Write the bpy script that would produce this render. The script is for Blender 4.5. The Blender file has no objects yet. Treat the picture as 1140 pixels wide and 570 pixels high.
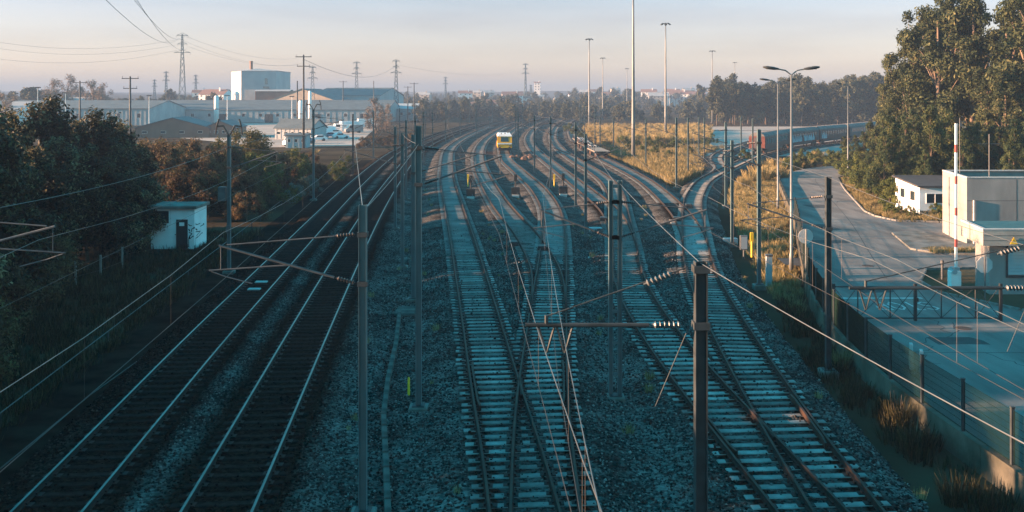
import bpy, bmesh, math, random
import numpy as np
from mathutils import Vector, Matrix

# ------------------------------------------------------------------ camera, sky, sun, exposure
S = bpy.context.scene
COL = S.collection
FPX, CAMH, HZ, CX = 1050.0, 10.2, 108.0, 570.0      # focal length in photo pixels, eye height over the rails
cam_d = bpy.data.cameras.new('camera'); cam = bpy.data.objects.new('camera', cam_d); COL.objects.link(cam)
cam_d.sensor_width = 36.0; cam_d.lens = FPX / 1140 * 36.0
cam_d.shift_y = -(285 - HZ) / 1140
cam_d.clip_start = 0.3; cam_d.clip_end = 9000
cam.location = (0, 0, CAMH); cam.rotation_euler = (math.radians(90), 0, 0)
S.camera = cam

SUN_EL, SUN_AZ = math.radians(9.7), math.radians(-94.0)   # azimuth from +Y towards +X
W = bpy.data.worlds.new('World'); S.world = W; W.use_nodes = True
wn, wl = W.node_tree.nodes, W.node_tree.links
wn.clear()
sky = wn.new('ShaderNodeTexSky'); sky.sky_type = 'NISHITA'; sky.sun_disc = False
sky.sun_elevation = SUN_EL; sky.sun_rotation = SUN_AZ
sky.altitude = 20; sky.air_density = 1.0; sky.dust_density = 0.12; sky.ozone_density = 3.0
tint = wn.new('ShaderNodeMix'); tint.data_type = 'RGBA'; tint.blend_type = 'MULTIPLY'
tint.inputs[0].default_value = 1.0; tint.clamp_result = False
# the sky pales towards the horizon and deepens overhead, the same all round
zsep = wn.new('ShaderNodeSeparateXYZ'); ztc = wn.new('ShaderNodeTexCoord'); wl.new(ztc.outputs['Generated'], zsep.inputs[0])
zrp = wn.new('ShaderNodeValToRGB'); zrp.color_ramp.interpolation = 'EASE'; zrp.color_ramp.elements[0].position = 0.08; zrp.color_ramp.elements[1].position = 0.28
zrp.color_ramp.elements[0].color = (0.57, 0.395, 0.395, 1); zrp.color_ramp.elements[1].color = (0.10, 0.98, 0.80, 1)
wl.new(zsep.outputs[2], zrp.inputs[0]); wl.new(zrp.outputs[0], tint.inputs[7])
# thin high streaks of cloud, everywhere in the sky
wtc = wn.new('ShaderNodeTexCoord'); wmp = wn.new('ShaderNodeMapping'); wmp.inputs['Scale'].default_value = (3.0, 3.0, 26.0)
wnz = wn.new('ShaderNodeTexNoise'); wnz.inputs['Scale'].default_value = 1.6; wnz.inputs['Detail'].default_value = 4
wrp = wn.new('ShaderNodeValToRGB'); wrp.color_ramp.elements[0].position = 0.42; wrp.color_ramp.elements[1].position = 0.75
wrp.color_ramp.elements[0].color = (1, 1, 1, 1); wrp.color_ramp.elements[1].color = (0.88, 0.87, 0.88, 1)
cl = wn.new('ShaderNodeMix'); cl.data_type = 'RGBA'; cl.blend_type = 'MULTIPLY'; cl.inputs[0].default_value = 1.0
bg = wn.new('ShaderNodeBackground'); bg.inputs[1].default_value = 0.092
wo = wn.new('ShaderNodeOutputWorld')
wl.new(sky.outputs[0], tint.inputs[6]); wl.new(wtc.outputs['Generated'], wmp.inputs[0]); wl.new(wmp.outputs[0], wnz.inputs[0])
wl.new(wnz.outputs[0], wrp.inputs[0]); wl.new(tint.outputs[2], cl.inputs[6]); wl.new(wrp.outputs[0], cl.inputs[7])
wl.new(cl.outputs[2], bg.inputs[0]); wl.new(bg.outputs[0], wo.inputs[0])

sun_d = bpy.data.lights.new('sun', 'SUN'); sun = bpy.data.objects.new('sun', sun_d); COL.objects.link(sun)
sun_d.energy = 5.0; sun_d.angle = math.radians(0.5); sun_d.color = (1.0, 0.57, 0.34)
SDIR = Vector((math.sin(SUN_AZ) * math.cos(SUN_EL), math.cos(SUN_AZ) * math.cos(SUN_EL), math.sin(SUN_EL)))
sun.rotation_euler = SDIR.to_track_quat('Z', 'Y').to_euler()
sun.location = (-60, 20, 60)

vs = S.view_settings
S.display_settings.display_device = 'sRGB'
vs.view_transform = 'Standard'; vs.look = 'None'; vs.exposure = 2.8; vs.gamma = 1.0; vs.use_curve_mapping = False
S.cycles.max_bounces = 6; S.cycles.transparent_max_bounces = 8; S.cycles.volume_bounces = 0
S.cycles.diffuse_bounces = 2; S.cycles.glossy_bounces = 2; S.cycles.sample_clamp_indirect = 4

# ------------------------------------------------------------------ helpers
rng = random.Random(7)

def P(px, py, z=0.0):
    """a point of the photograph on the plane at height z -> place in the world"""
    D = FPX * (CAMH - z) / (py - HZ)
    return Vector(((px - CX) / FPX * D, D, z))
def XD(px, D): return (px - CX) / FPX * D
def ZD(py, D): return CAMH - (py - HZ) / FPX * D

def nmat(name):
    m = bpy.data.materials.new(name); m.use_nodes = True
    nt = m.node_tree
    return m, nt.nodes, nt.links, nt.nodes['Principled BSDF']

def pm(name, c1, c2=None, scale=3.0, rough=0.7, metal=0.0, bump=0.0, bscale=40.0, detail=5, rnd=0.0, lo=0.35, hi=0.68, spec=0.3, stretch=(1, 1, 1)):
    m, n, l, b = nmat(name)
    c2 = c2 or tuple(v * 0.75 for v in c1)
    tc = n.new('ShaderNodeTexCoord'); mp = n.new('ShaderNodeMapping'); mp.inputs['Scale'].default_value = stretch
    l.new(tc.outputs['Object'], mp.inputs[0])
    nz = n.new('ShaderNodeTexNoise'); nz.inputs['Scale'].default_value = scale; nz.inputs['Detail'].default_value = detail
    l.new(mp.outputs[0], nz.inputs[0])
    rp = n.new('ShaderNodeValToRGB')
    rp.color_ramp.elements[0].position = lo; rp.color_ramp.elements[1].position = hi
    rp.color_ramp.elements[0].color = (*c1, 1); rp.color_ramp.elements[1].color = (*c2, 1)
    l.new(nz.outputs[0], rp.inputs[0])
    out = rp.outputs[0]
    if rnd:
        oi = n.new('ShaderNodeObjectInfo'); mr = n.new('ShaderNodeMapRange')
        mr.inputs[3].default_value = 1 - rnd; mr.inputs[4].default_value = 1 + rnd
        l.new(oi.outputs['Random'], mr.inputs[0])
        mx = n.new('ShaderNodeMix'); mx.data_type = 'RGBA'; mx.blend_type = 'MULTIPLY'; mx.inputs[0].default_value = 1
        l.new(out, mx.inputs[6]); l.new(mr.outputs[0], mx.inputs[7]); out = mx.outputs[2]
    l.new(out, b.inputs['Base Color'])
    b.inputs['Roughness'].default_value = rough; b.inputs['Metallic'].default_value = metal
    b.inputs['Specular IOR Level'].default_value = spec
    if bump:
        n2 = n.new('ShaderNodeTexNoise'); n2.inputs['Scale'].default_value = bscale; n2.inputs['Detail'].default_value = 3
        l.new(tc.outputs['Object'], n2.inputs[0])
        bp = n.new('ShaderNodeBump'); bp.inputs['Strength'].default_value = bump; bp.inputs['Distance'].default_value = 0.05
        l.new(n2.outputs[0], bp.inputs['Height']); l.new(bp.outputs[0], b.inputs['Normal'])
    return m

def leafmat(name, stops, trans=0.25, rough=0.65, spec=0.08):
    """leaf colour from a per-leaf random value"""
    m, n, l, b = nmat(name)
    at = n.new('ShaderNodeAttribute'); at.attribute_name = 'rnd'
    rp = n.new('ShaderNodeValToRGB'); e = rp.color_ramp.elements
    while len(e) < len(stops): e.new(0.5)
    for k, (p_, c) in enumerate(stops): e[k].position = p_; e[k].color = (*c, 1)
    l.new(at.outputs['Fac'], rp.inputs[0])
    oi = n.new('ShaderNodeObjectInfo'); mr = n.new('ShaderNodeMapRange'); mr.inputs[3].default_value = 0.8; mr.inputs[4].default_value = 1.2
    l.new(oi.outputs['Random'], mr.inputs[0])
    mx = n.new('ShaderNodeMix'); mx.data_type = 'RGBA'; mx.blend_type = 'MULTIPLY'; mx.inputs[0].default_value = 1
    l.new(rp.outputs[0], mx.inputs[6]); l.new(mr.outputs[0], mx.inputs[7])
    l.new(mx.outputs[2], b.inputs['Base Color']); b.inputs['Roughness'].default_value = rough
    b.inputs['Specular IOR Level'].default_value = spec
    tr = n.new('ShaderNodeBsdfTranslucent'); l.new(mx.outputs[2], tr.inputs[0])
    ms = n.new('ShaderNodeMixShader'); ms.inputs[0].default_value = trans
    l.new(b.outputs[0], ms.inputs[1]); l.new(tr.outputs[0], ms.inputs[2])
    l.new(ms.outputs[0], n['Material Output'].inputs[0])
    return m

class MB:
    """collects shapes for ONE mesh"""
    def __init__(s): s.v, s.f, s.m = [], [], []
    def add(s, vs_, fs, mi=0):
        o = len(s.v); s.v += [tuple(v) for v in vs_]
        for f in fs: s.f.append(tuple(o + i for i in f)); s.m.append(mi)
        return s
    def box(s, x0, x1, y0, y1, z0, z1, mi=0):
        return s.add([(x0, y0, z0), (x1, y0, z0), (x1, y1, z0), (x0, y1, z0), (x0, y0, z1), (x1, y0, z1), (x1, y1, z1), (x0, y1, z1)],
                     [(0, 3, 2, 1), (4, 5, 6, 7), (0, 1, 5, 4), (1, 2, 6, 5), (2, 3, 7, 6), (3, 0, 4, 7)], mi)
    def cbox(s, cx, cy, z0, w, d, h, mi=0): return s.box(cx - w / 2, cx + w / 2, cy - d / 2, cy + d / 2, z0, z0 + h, mi)
    def bevbox(s, x0, x1, y0, y1, z0, z1, b=0.02, mi=0):
        """box with its upper edges chamfered"""
        return s.add([(x0, y0, z0), (x1, y0, z0), (x1, y1, z0), (x0, y1, z0), (x0, y0, z1 - b), (x1, y0, z1 - b), (x1, y1, z1 - b), (x0, y1, z1 - b),
                      (x0 + b, y0 + b, z1), (x1 - b, y0 + b, z1), (x1 - b, y1 - b, z1), (x0 + b, y1 - b, z1)],
                     [(0, 3, 2, 1), (0, 1, 5, 4), (1, 2, 6, 5), (2, 3, 7, 6), (3, 0, 4, 7), (4, 5, 9, 8), (5, 6, 10, 9), (6, 7, 11, 10), (7, 4, 8, 11), (8, 9, 10, 11)], mi)
    def tube(s, p0, p1, r0, r1=None, n=6, caps=True, mi=0):
        r1 = r0 if r1 is None else r1
        p0, p1 = Vector(p0), Vector(p1); d = (p1 - p0)
        if d.length < 1e-6: return s
        d.normalize(); a = Vector((0, 0, 1)) if abs(d.z) < 0.9 else Vector((1, 0, 0))
        u = d.cross(a).normalized(); w = d.cross(u)
        vv = []
        for p_, r in ((p0, r0), (p1, r1)):
            for k in range(n):
                t = 2 * math.pi * (k + 0.5) / n; vv.append(p_ + u * (math.cos(t) * r) + w * (math.sin(t) * r))
        ff = [(k, n + k, n + (k + 1) % n, (k + 1) % n) for k in range(n)]
        if caps: ff += [tuple(range(n)), tuple(range(2 * n - 1, n - 1, -1))]
        return s.add(vv, ff, mi)
    def path(s, pts, r, n=4, mi=0, r1=None):
        for k in range(len(pts) - 1):
            ra = r if r1 is None else r + (r1 - r) * k / (len(pts) - 1)
            rb = r if r1 is None else r + (r1 - r) * (k + 1) / (len(pts) - 1)
            s.tube(pts[k], pts[k + 1], ra, rb, n, False, mi)
        return s
    def lathe(s, prof, c=(0, 0, 0), n=8, axis='Z', mi=0):
        o = []
        for (r, h) in prof:
            for k in range(n):
                t = 2 * math.pi * k / n
                a, b, h_ = math.cos(t) * r, math.sin(t) * r, h
                q = (a, b, h_) if axis == 'Z' else ((h_, a, b) if axis == 'X' else (a, h_, b))
                o.append((c[0] + q[0], c[1] + q[1], c[2] + q[2]))
        ff = []
        for j in range(len(prof) - 1):
            for k in range(n):
                ff.append((j * n + k, j * n + (k + 1) % n, (j + 1) * n + (k + 1) % n, (j + 1) * n + k))
        ff += [tuple(range(n - 1, -1, -1)), tuple(range((len(prof) - 1) * n, len(prof) * n))]
        return s.add(o, ff, mi)
    def prism(s, pts, z0, z1, mi=0):
        n = len(pts)
        vv = [(x, y, z0) for x, y in pts] + [(x, y, z1) for x, y in pts]
        ff = [tuple(range(n - 1, -1, -1)), tuple(range(n, 2 * n))] + [(k, (k + 1) % n, n + (k + 1) % n, n + k) for k in range(n)]
        return s.add(vv, ff, mi)
    def mesh(s, name, mats, smooth=False):
        me = bpy.data.meshes.new(name); me.from_pydata(s.v, [], s.f)
        for m in (mats if isinstance(mats, (list, tuple)) else [mats]): me.materials.append(m)
        if any(s.m): me.polygons.foreach_set('material_index', s.m)
        if smooth: me.polygons.foreach_set('use_smooth', [True] * len(me.polygons))
        me.update(); return me
    def build(s, name, mats, parent=None, smooth=False, loc=None): return link(name, s.mesh(name, mats, smooth), parent, loc)

def link(name, me, parent=None, loc=None, rz=0.0, sc=None):
    o = bpy.data.objects.new(name, me); COL.objects.link(o)
    if parent is not None: o.parent = parent
    if loc is not None: o.location = loc
    if rz: o.rotation_euler = (0, 0, rz)
    if sc is not None: o.scale = sc if hasattr(sc, '__len__') else (sc, sc, sc)
    return o
def tag(o, label, cat, group=None):
    o['label'] = label; o['category'] = cat
    if group: o['group'] = group
    return o
def struct(o, kind='structure', label=None, cat=None):
    o['kind'] = kind
    if label: o['label'] = label
    if cat: o['category'] = cat
    return o
def thing(name, label, cat, loc=(0, 0, 0), rz=0.0, group=None, sc=None):
    o = bpy.data.objects.new(name, None); COL.objects.link(o); o.location = loc; o.rotation_euler = (0, 0, rz)
    o.empty_display_size = 0.3
    if sc is not None: o.scale = sc if hasattr(sc, '__len__') else (sc, sc, sc)
    return tag(o, label, cat, group)
def kids(o): return [c for c in bpy.data.objects if c.parent == o]
def dup(root, loc, rz, label, group=None, sc=None):
    def cp(o, par):
        c = o.copy(); COL.objects.link(c)
        if par is not None: c.parent = par
        for ch in o.children: cp(ch, c)
        return c
    r = cp(root, None); r.location = loc; r.rotation_euler = (0, 0, rz); r['label'] = label
    if group: r['group'] = group
    if sc is not None: r.scale = sc if hasattr(sc, '__len__') else (sc, sc, sc)
    return r

# ------------------------------------------------------------------ materials
M = {}
M['rail_side'] = pm('rail_rust', (0.020, 0.011, 0.008), (0.008, 0.006, 0.005), 6, 0.9)
M['rail_top'] = pm('rail_steel', (0.15, 0.15, 0.15), (0.09, 0.088, 0.086), 2, 0.33, 1.0)
M['rail_top_dull'] = pm('rail_steel_dull', (0.05, 0.028, 0.02), (0.012, 0.008, 0.007), 0.8, 0.6, 0.0, spec=0.15)
M['sleeper'] = pm('sleeper_concrete', (0.26, 0.255, 0.245), (0.12, 0.114, 0.105), 1.8, 0.85, bump=0.4, bscale=25, rnd=0.45, detail=6, lo=0.4, hi=0.75, spec=0.05)
M['sleeper_dark'] = pm('sleeper_oiled', (0.020, 0.018, 0.016), (0.008, 0.007, 0.007), 5, 0.9, bump=0.3, rnd=0.35, spec=0.02)
M['sleeper_far'] = pm('sleeper_concrete_far', (0.28, 0.28, 0.27), (0.15, 0.148, 0.145), 0.6, 0.85, spec=0.03)
M['clip'] = pm('clip_and_rail_shade', (0.008, 0.006, 0.005), None, 8, 0.7)  # near-black, also stands for shade and grease beside the rails
M['mast'] = pm('mast_paint', (0.10, 0.15, 0.16), (0.06, 0.10, 0.11), 3, 0.55, 0.2, stretch=(1, 1, 0.3))
M['mast_dark'] = pm('mast_dark', (0.045, 0.055, 0.06), (0.025, 0.03, 0.032), 3, 0.6, 0.2)
M['galv'] = pm('galvanised', (0.10, 0.105, 0.11), (0.06, 0.065, 0.07), 3, 0.55, 0.3)
M['lamp_pole'] = pm('lamp_pole_paint', (0.17, 0.185, 0.19), (0.11, 0.12, 0.125), 2, 0.5, 0.3, stretch=(1, 1, 0.2))
M['black'] = pm('black_metal', (0.016, 0.018, 0.02), (0.03, 0.03, 0.03), 5, 0.5)
M['insul'] = pm('insulator', (0.05, 0.04, 0.04), (0.03, 0.025, 0.025), 4, 0.35)
M['insul_lt'] = pm('insulator_glass', (0.09, 0.10, 0.105), None, 4, 0.3)
M['wire'] = pm('wire_alu', (0.19, 0.19, 0.185), (0.12, 0.12, 0.12), 2, 0.45, 0.6)
M['wire_dk'] = pm('wire_copper', (0.07, 0.06, 0.055), None, 2, 0.5, 0.5)
M['conc'] = pm('concrete', (0.20, 0.195, 0.18), (0.075, 0.075, 0.065), 0.9, 0.85, bump=0.3, bscale=12)
M['conc_lt'] = pm('concrete_pale', (0.46, 0.46, 0.45), (0.34, 0.34, 0.33), 1.0, 0.85, bump=0.2, bscale=10)
M['wall_old'] = pm('mossy_concrete', (0.12, 0.11, 0.09), (0.03, 0.032, 0.024), 0.8, .9, bump=.4, bscale=9, spec=.03, detail=8)
M['trough'] = pm('trough_concrete', (0.14, 0.135, 0.125), (0.06, 0.058, 0.054), 1.6, .9, bump=.4, spec=.02)
M['kerb'] = pm('kerb_stone', (0.22, 0.21, 0.195), (0.11, 0.108, 0.1), 2.5, 0.85, bump=0.3)
M['asphalt'] = pm('road_asphalt', (0.205, 0.187, 0.172), (0.095, 0.09, 0.086), 0.5, 0.85, bump=0.3, bscale=30, detail=10, stretch=(1.6, .35, 1))
M['yard'] = pm('yard_concrete', (0.36, 0.315, 0.28), (0.26, 0.23, 0.205), 0.05, 0.9, detail=6)
M['paint'] = pm('road_paint', (0.55, 0.55, 0.53), (0.3, 0.3, 0.29), 4, 0.7)
M['white'] = pm('white_render', (0.74, 0.75, 0.75), (0.60, 0.61, 0.61), 0.9, 0.8, bump=0.1)
M['white_p'] = pm('white_paint', (0.78, 0.78, 0.77), (0.66, 0.66, 0.65), 2, 0.5)
M['grey_r'] = pm('grey_render', (0.27, 0.265, 0.255), (0.17, 0.17, 0.168), 0.7, 0.85, bump=0.15, stretch=(1, 1, 0.35))
M['cream'] = pm('cream_concrete', (0.34, 0.315, 0.28), (0.22, 0.205, 0.185), 0.8, 0.8, bump=0.12)
M['roof_dk'] = pm('roof_felt', (0.055, 0.055, 0.058), (0.035, 0.035, 0.038), 1.5, 0.8)
M['roof_teal'] = pm('roof_sheet', (0.045, 0.10, 0.10), (0.03, 0.07, 0.075), 1.5, 0.5)
M['glass'] = pm('window_glass', (0.02, 0.028, 0.032), None, 2, 0.08, spec=0.6)
M['shutter'] = pm('shutter_blue', (0.30, 0.42, 0.45), (0.25, 0.36, 0.39), 1.5, 0.5)
M['door_dk'] = pm('door_dark', (0.022, 0.028, 0.03), None, 3, 0.5)
M['red'] = pm('red_paint', (0.40, 0.10, 0.09), (0.30, 0.08, 0.07), 3, 0.5)
M['yellow'] = pm('yellow_paint', (0.85, 0.40, 0.02), (0.68, 0.30, 0.015), 1.5, 0.45)
M['yellow_post'] = pm('yellow_post_paint', (0.85, 0.50, 0.03), (0.66, 0.38, 0.02), 3, 0.5)
M['coach_red'] = pm('coach_red', (0.11, 0.028, 0.02), (0.065, 0.02, 0.016), 0.8, 0.6)
M['coach_roof'] = pm('coach_roof', (0.13, 0.125, 0.125), (0.08, 0.078, 0.078), 0.7, 0.7)
M['coach_dark'] = pm('coach_dark', (0.05, 0.05, 0.055), None, 1, 0.6)
M['graf_blue'] = pm('graffiti_blue', (0.18, 0.32, 0.37), (0.09, 0.19, 0.24), 1.2, 0.5, lo=0.45, hi=0.55)
M['rusty'] = pm('rusty_steel', (0.10, 0.055, 0.038), (0.05, 0.035, 0.03), 2, 0.8)
M['wood'] = pm('wagon_deck', (0.30, 0.25, 0.2), (0.18, 0.15, 0.13), 2, 0.85)
M['tile'] = pm('roof_tile', (0.22, 0.12, 0.09), (0.15, 0.085, 0.065), 1.5, 0.85)
M['shed_blue'] = pm('cladding_blue', (0.33, 0.37, 0.39), (0.27, 0.31, 0.33), 0.2, 0.6)
M['shed_grey'] = pm('cladding_grey', (0.34, 0.36, 0.37), (0.27, 0.29, 0.30), 0.3, 0.6)
M['shed_tan'] = pm('cladding_tan', (0.36, 0.30, 0.24), (0.28, 0.235, 0.19), 0.3, 0.7)
M['shed_brown'] = pm('cladding_brown', (0.20, 0.12, 0.09), None, 0.3, 0.7)
M['shed_roof'] = pm('shed_roof', (0.10, 0.125, 0.135), (0.07, 0.09, 0.10), 0.3, 0.7)
M['bark'] = pm('bark', (0.11, 0.08, 0.055), (0.055, 0.042, 0.032), 4, 0.9, bump=0.5, bscale=14, stretch=(1, 1, 0.3))
M['bark_lt'] = pm('bark_pale', (0.20, 0.145, 0.105), (0.10, 0.075, 0.058), 2, 0.85, bump=0.3, bscale=9, stretch=(1, 1, 0.25))
M['tyre'] = pm('tyre', (0.015, 0.015, 0.016), None, 5, 0.8)
M['car_white'] = pm('car_white', (0.75, 0.76, 0.77), (0.68, 0.69, 0.7), 1, 0.3, spec=0.5)
M['car_blue'] = pm('car_blue', (0.10, 0.22, 0.34), None, 1, 0.3, spec=0.5)
M['car_grey'] = pm('car_grey', (0.28, 0.30, 0.31), None, 1, 0.3, spec=0.5)
M['L_euc'] = leafmat('leaf_eucalyptus', [(0, (0.012, 0.020, 0.011)), (0.45, (0.036, 0.048, 0.022)), (0.8, (0.07, 0.08, 0.036)), (1, (0.14, 0.135, 0.065))], 0.25)
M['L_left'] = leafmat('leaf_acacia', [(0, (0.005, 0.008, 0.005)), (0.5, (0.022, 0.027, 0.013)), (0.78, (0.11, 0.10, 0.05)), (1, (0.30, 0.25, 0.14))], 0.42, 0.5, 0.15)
M['L_brown'] = leafmat('leaf_autumn', [(0, (0.04, 0.022, 0.013)), (0.5, (0.085, 0.06, 0.03)), (0.85, (0.135, 0.095, 0.048)), (1, (0.10, 0.11, 0.04))], 0.25)
M['L_olive'] = leafmat('leaf_olive', [(0, (0.03, 0.035, 0.014)), (0.5, (0.075, 0.072, 0.022)), (0.9, (0.13, 0.105, 0.032)), (1, (0.17, 0.11, 0.035))], 0.25)
M['L_pine'] = leafmat('leaf_pine', [(0, (0.014, 0.026, 0.014)), (0.5, (0.035, 0.052, 0.022)), (0.85, (0.07, 0.078, 0.030)), (1, (0.12, 0.115, 0.04))], 0.12)
M['L_green'] = leafmat('leaf_green', [(0, (0.03, 0.045, 0.014)), (0.5, (0.065, 0.082, 0.024)), (1, (0.13, 0.135, 0.035))], 0.25)
M['L_far'] = leafmat('leaf_far', [(0, (0.025, 0.034, 0.022)), (0.5, (0.048, 0.055, 0.032)), (1, (0.088, 0.082, 0.045))], 0.15)
M['L_teal'] = leafmat('leaf_bluegreen', [(0, (0.05, 0.085, 0.075)), (1, (0.12, 0.17, 0.15))], 0.2)
M['L_dry'] = leafmat('grass_dry', [(0, (0.10, 0.085, 0.028)), (0.5, (0.21, 0.165, 0.075)), (1, (0.33, 0.27, 0.14))], 0.3)
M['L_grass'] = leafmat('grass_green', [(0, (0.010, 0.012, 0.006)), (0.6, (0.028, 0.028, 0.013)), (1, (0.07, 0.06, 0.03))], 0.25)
M['L_plume'] = leafmat('pampas_plume', [(0, (0.46, 0.35, 0.27)), (1, (0.74, 0.60, 0.49))], 0.3)
M['L_bare'] = leafmat('twig', [(0, (0.09, 0.07, 0.055)), (1, (0.2, 0.16, 0.12))], 0.1)
# ------------------------------------------------------------------ the tracks as curves x(y)
GAUGE = 1.74
TRK = {
 'T1': [(5, -10.0), (23.2, -11.46), (40.9, -13.05), (50.5, -13.8), (95.6, -17.3), (116, -18.7), (188, -22), (261, -21), (345, -16), (487, 0), (669, 33), (900, 100)],
 'T2': [(5, -5.8), (23.2, -7.28), (40.9, -8.84), (50.5, -9.67), (95.6, -13.2), (116, -14.5), (145, -16.2), (188, -17.8), (261, -16.8), (345, -11.8), (487, 4.3), (669, 37.3), (900, 104)],
 'T3': [(5, 1.0), (16, 0.72), (23.2, 0.342), (34.3, -0.65), (40.9, -1.2), (50.5, -2.04), (66.1, -3.4), (87.8, -5.4), (116, -7.94), (139, -9.6), (188, -12.3), (228, -12.2), (275, -10.5), (345, -6.2), (487, 9.5), (669, 42.3), (900, 109)],
 'T4': [(17, 0.76), (23.2, 0.833), (29.6, 0.93), (34.3, 1.13), (40.9, 1.5), (48.2, 1.88), (55.8, 2.35), (66.1, 2.9), (75.4, 3.34), (81.1, 3.52), (89.2, 3.57), (98.3, 3.32), (110.4, 2.68), (121.7, 1.74), (133.9, 0.77), (148.7, -0.5), (170, -1.3), (228, -1.5), (268, -0.3), (345, 4.2), (487, 19.5), (669, 52), (900, 118)],
 'T4a': [(44, 1.66), (48.2, 1.88), (55.8, 2.05), (62.3, 1.69), (70.5, 1.1), (78, 0.26), (87.8, -0.8), (110, -2.7), (130.6, -4.2), (148.7, -5.2), (188, -6.4), (228, -6.3), (268, -4.9), (345, -0.8), (487, 14.6), (669, 47.3), (900, 113.5)],
 'T5': [(5, 8.3), (16, 7.85), (23.2, 7.43), (29.6, 6.99), (35.5, 6.62), (47.6, 6.4), (53, 6.6), (60.5, 7.26), (70.5, 8.26), (83, 9.4), (95.6, 10.65), (112.7, 11.7), (130, 11.5), (148.7, 10.6), (188, 9.6), (228, 10), (268, 11.8), (345, 17), (487, 32), (669, 64), (900, 130)],
 'T5b': [(60, 7.22), (66, 7.82), (75.4, 8.5), (85, 8.9), (94, 8.64), (110, 7.9), (148.7, 6.0), (178.5, 4.6), (228, 4.1), (268, 5.4), (345, 10), (487, 25.4), (669, 57.5), (900, 124)],
 'T6': [(17, 8.05), (23.2, 8.3), (29.6, 8.65), (35.5, 9.1), (47.6, 10.2), (53, 10.8), (60.5, 11.9), (71.9, 13.9), (87.8, 16.8), (95.6, 18.4), (103, 20.2), (116.4, 23.8), (130.6, 29), (142.8, 33.8), (157.5, 39.6), (167, 43.4), (238, 89), (300, 129)],
 'T7': [(60, 11.82), (66, 12.86), (77.6, 14.4), (86.4, 15.15), (95.6, 15.7), (116.4, 16.4), (143.6, 15.7), (172.7, 14.6), (206, 14.7), (268, 17), (345, 22), (487, 37), (669, 69), (900, 136)],
 'T8': [(128, 27.9), (137, 30.6), (148, 32.4), (162, 35.2), (181, 41), (215, 54), (270, 80)],
}
class Curve:
    def __init__(s, pts):
        s.y0, s.y1 = pts[0][0], pts[-1][0]
        Y = np.array([p_[0] for p_ in pts], float); X = np.array([p_[1] for p_ in pts], float)
        d = np.diff(X) / np.diff(Y); h = np.diff(Y)
        t = np.empty_like(X); t[0], t[-1] = d[0], d[-1]
        t[1:-1] = (d[:-1] * h[1:] + d[1:] * h[:-1]) / (h[:-1] + h[1:])
        s.g = np.arange(s.y0, s.y1 + 0.5, 0.5)
        k = np.clip(np.searchsorted(Y, s.g) - 1, 0, len(Y) - 2)
        u = (s.g - Y[k]) / h[k]
        x = (2*u**3-3*u**2+1)*X[k] + (u**3-2*u**2+u)*h[k]*t[k] + (-2*u**3+3*u**2)*X[k+1] + (u**3-u**2)*h[k]*t[k+1]
        n = 14; ker = np.hanning(2*n+3)[1:-1]; ker /= ker.sum()          # ease out the last kinks of the survey
        pad = np.concatenate([x[0] + (np.arange(-n, 0)) * (x[1]-x[0]), x, x[-1] + np.arange(1, n+1) * (x[-1]-x[-2])])
        s.x = np.convolve(pad, ker, 'valid')
    def __call__(s, y): return np.interp(y, s.g, s.x)
    def slope(s, y): return (s(np.asarray(y) + 1.0) - s(np.asarray(y) - 1.0)) / 2.0
CV = {k: Curve(v) for k, v in TRK.items()}

WALL = [(8, 13.6), (25, 13.5), (34, 13.2), (40, 13.75), (46, 14.7), (52.5, 16.3), (76.6, 22.9), (103, 29.4), (120, 34), (131, 39.2), (140, 47), (146, 58)]
WC = Curve(WALL)

def ydense(y0, y1, near=0.5):
    out, y = [], y0
    while y < y1:
        out.append(y); y += max(near, 0.012 * y)
    return out + [y1]

# ------------------------------------------------------------------ terrain
GZ = -0.62
def noise2(x, y, s=1.0, seed=0):
    return (np.sin(x * 1.7 * s + seed) * np.cos(y * 1.3 * s - seed) + 0.5 * np.sin(x * 3.9 * s - y * 2.7 * s + 2 * seed) + 0.25 * np.sin(x * 9.1 * s + y * 7.3 * s)) / 1.75

def gridmesh(name, X, Y, Z, mats, smooth=True, attr=None, fmask=None):
    """X,Y,Z arrays of rows x cols -> mesh"""
    R, C = X.shape
    co = np.stack([X, Y, Z], -1).reshape(-1, 3)
    idx = np.arange(R * C).reshape(R, C)
    q = np.stack([idx[:-1, :-1], idx[:-1, 1:], idx[1:, 1:], idx[1:, :-1]], -1).reshape(-1, 4)
    if fmask is not None: q = q[fmask.reshape(-1)]
    me = bpy.data.meshes.new(name)
    me.from_pydata(co.tolist(), [], q.tolist())
    for m in (mats if isinstance(mats, (list, tuple)) else [mats]): me.materials.append(m)
    if smooth: me.polygons.foreach_set('use_smooth', [True] * len(me.polygons))
    if attr:
        for an, av in attr.items():
            a = me.attributes.new(an, 'FLOAT', 'POINT'); a.data.foreach_set('value', av.reshape(-1).astype(np.float32))
    me.update(); return me

# big ground sheet out to the horizon, slightly rolling beyond the town
gx = np.concatenate([-np.geomspace(3200, 60, 26), np.linspace(-50, 50, 11), np.geomspace(60, 3200, 26)])
gy = np.concatenate([np.linspace(-200, 600, 41), np.geomspace(640, 4200, 30)])
GX, GY = np.meshgrid(gx, gy)
gh = np.clip((GY - 700) / 900, 0, 1) ** 1.3 * (11 + 9 * noise2(GX / 420, GY / 420, 1, 1.3)) + np.clip((GY - 1500) / 1500, 0, 1) * 14
M['ground'] = pm('ground_earth', (0.030, 0.024, 0.017), (0.08, 0.062, 0.040), 0.09, 0.95, bump=0.6, bscale=3, detail=9, spec=0)
struct(link('ground', gridmesh('ground', GX, GY, GZ + gh, M['ground'])))

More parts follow.
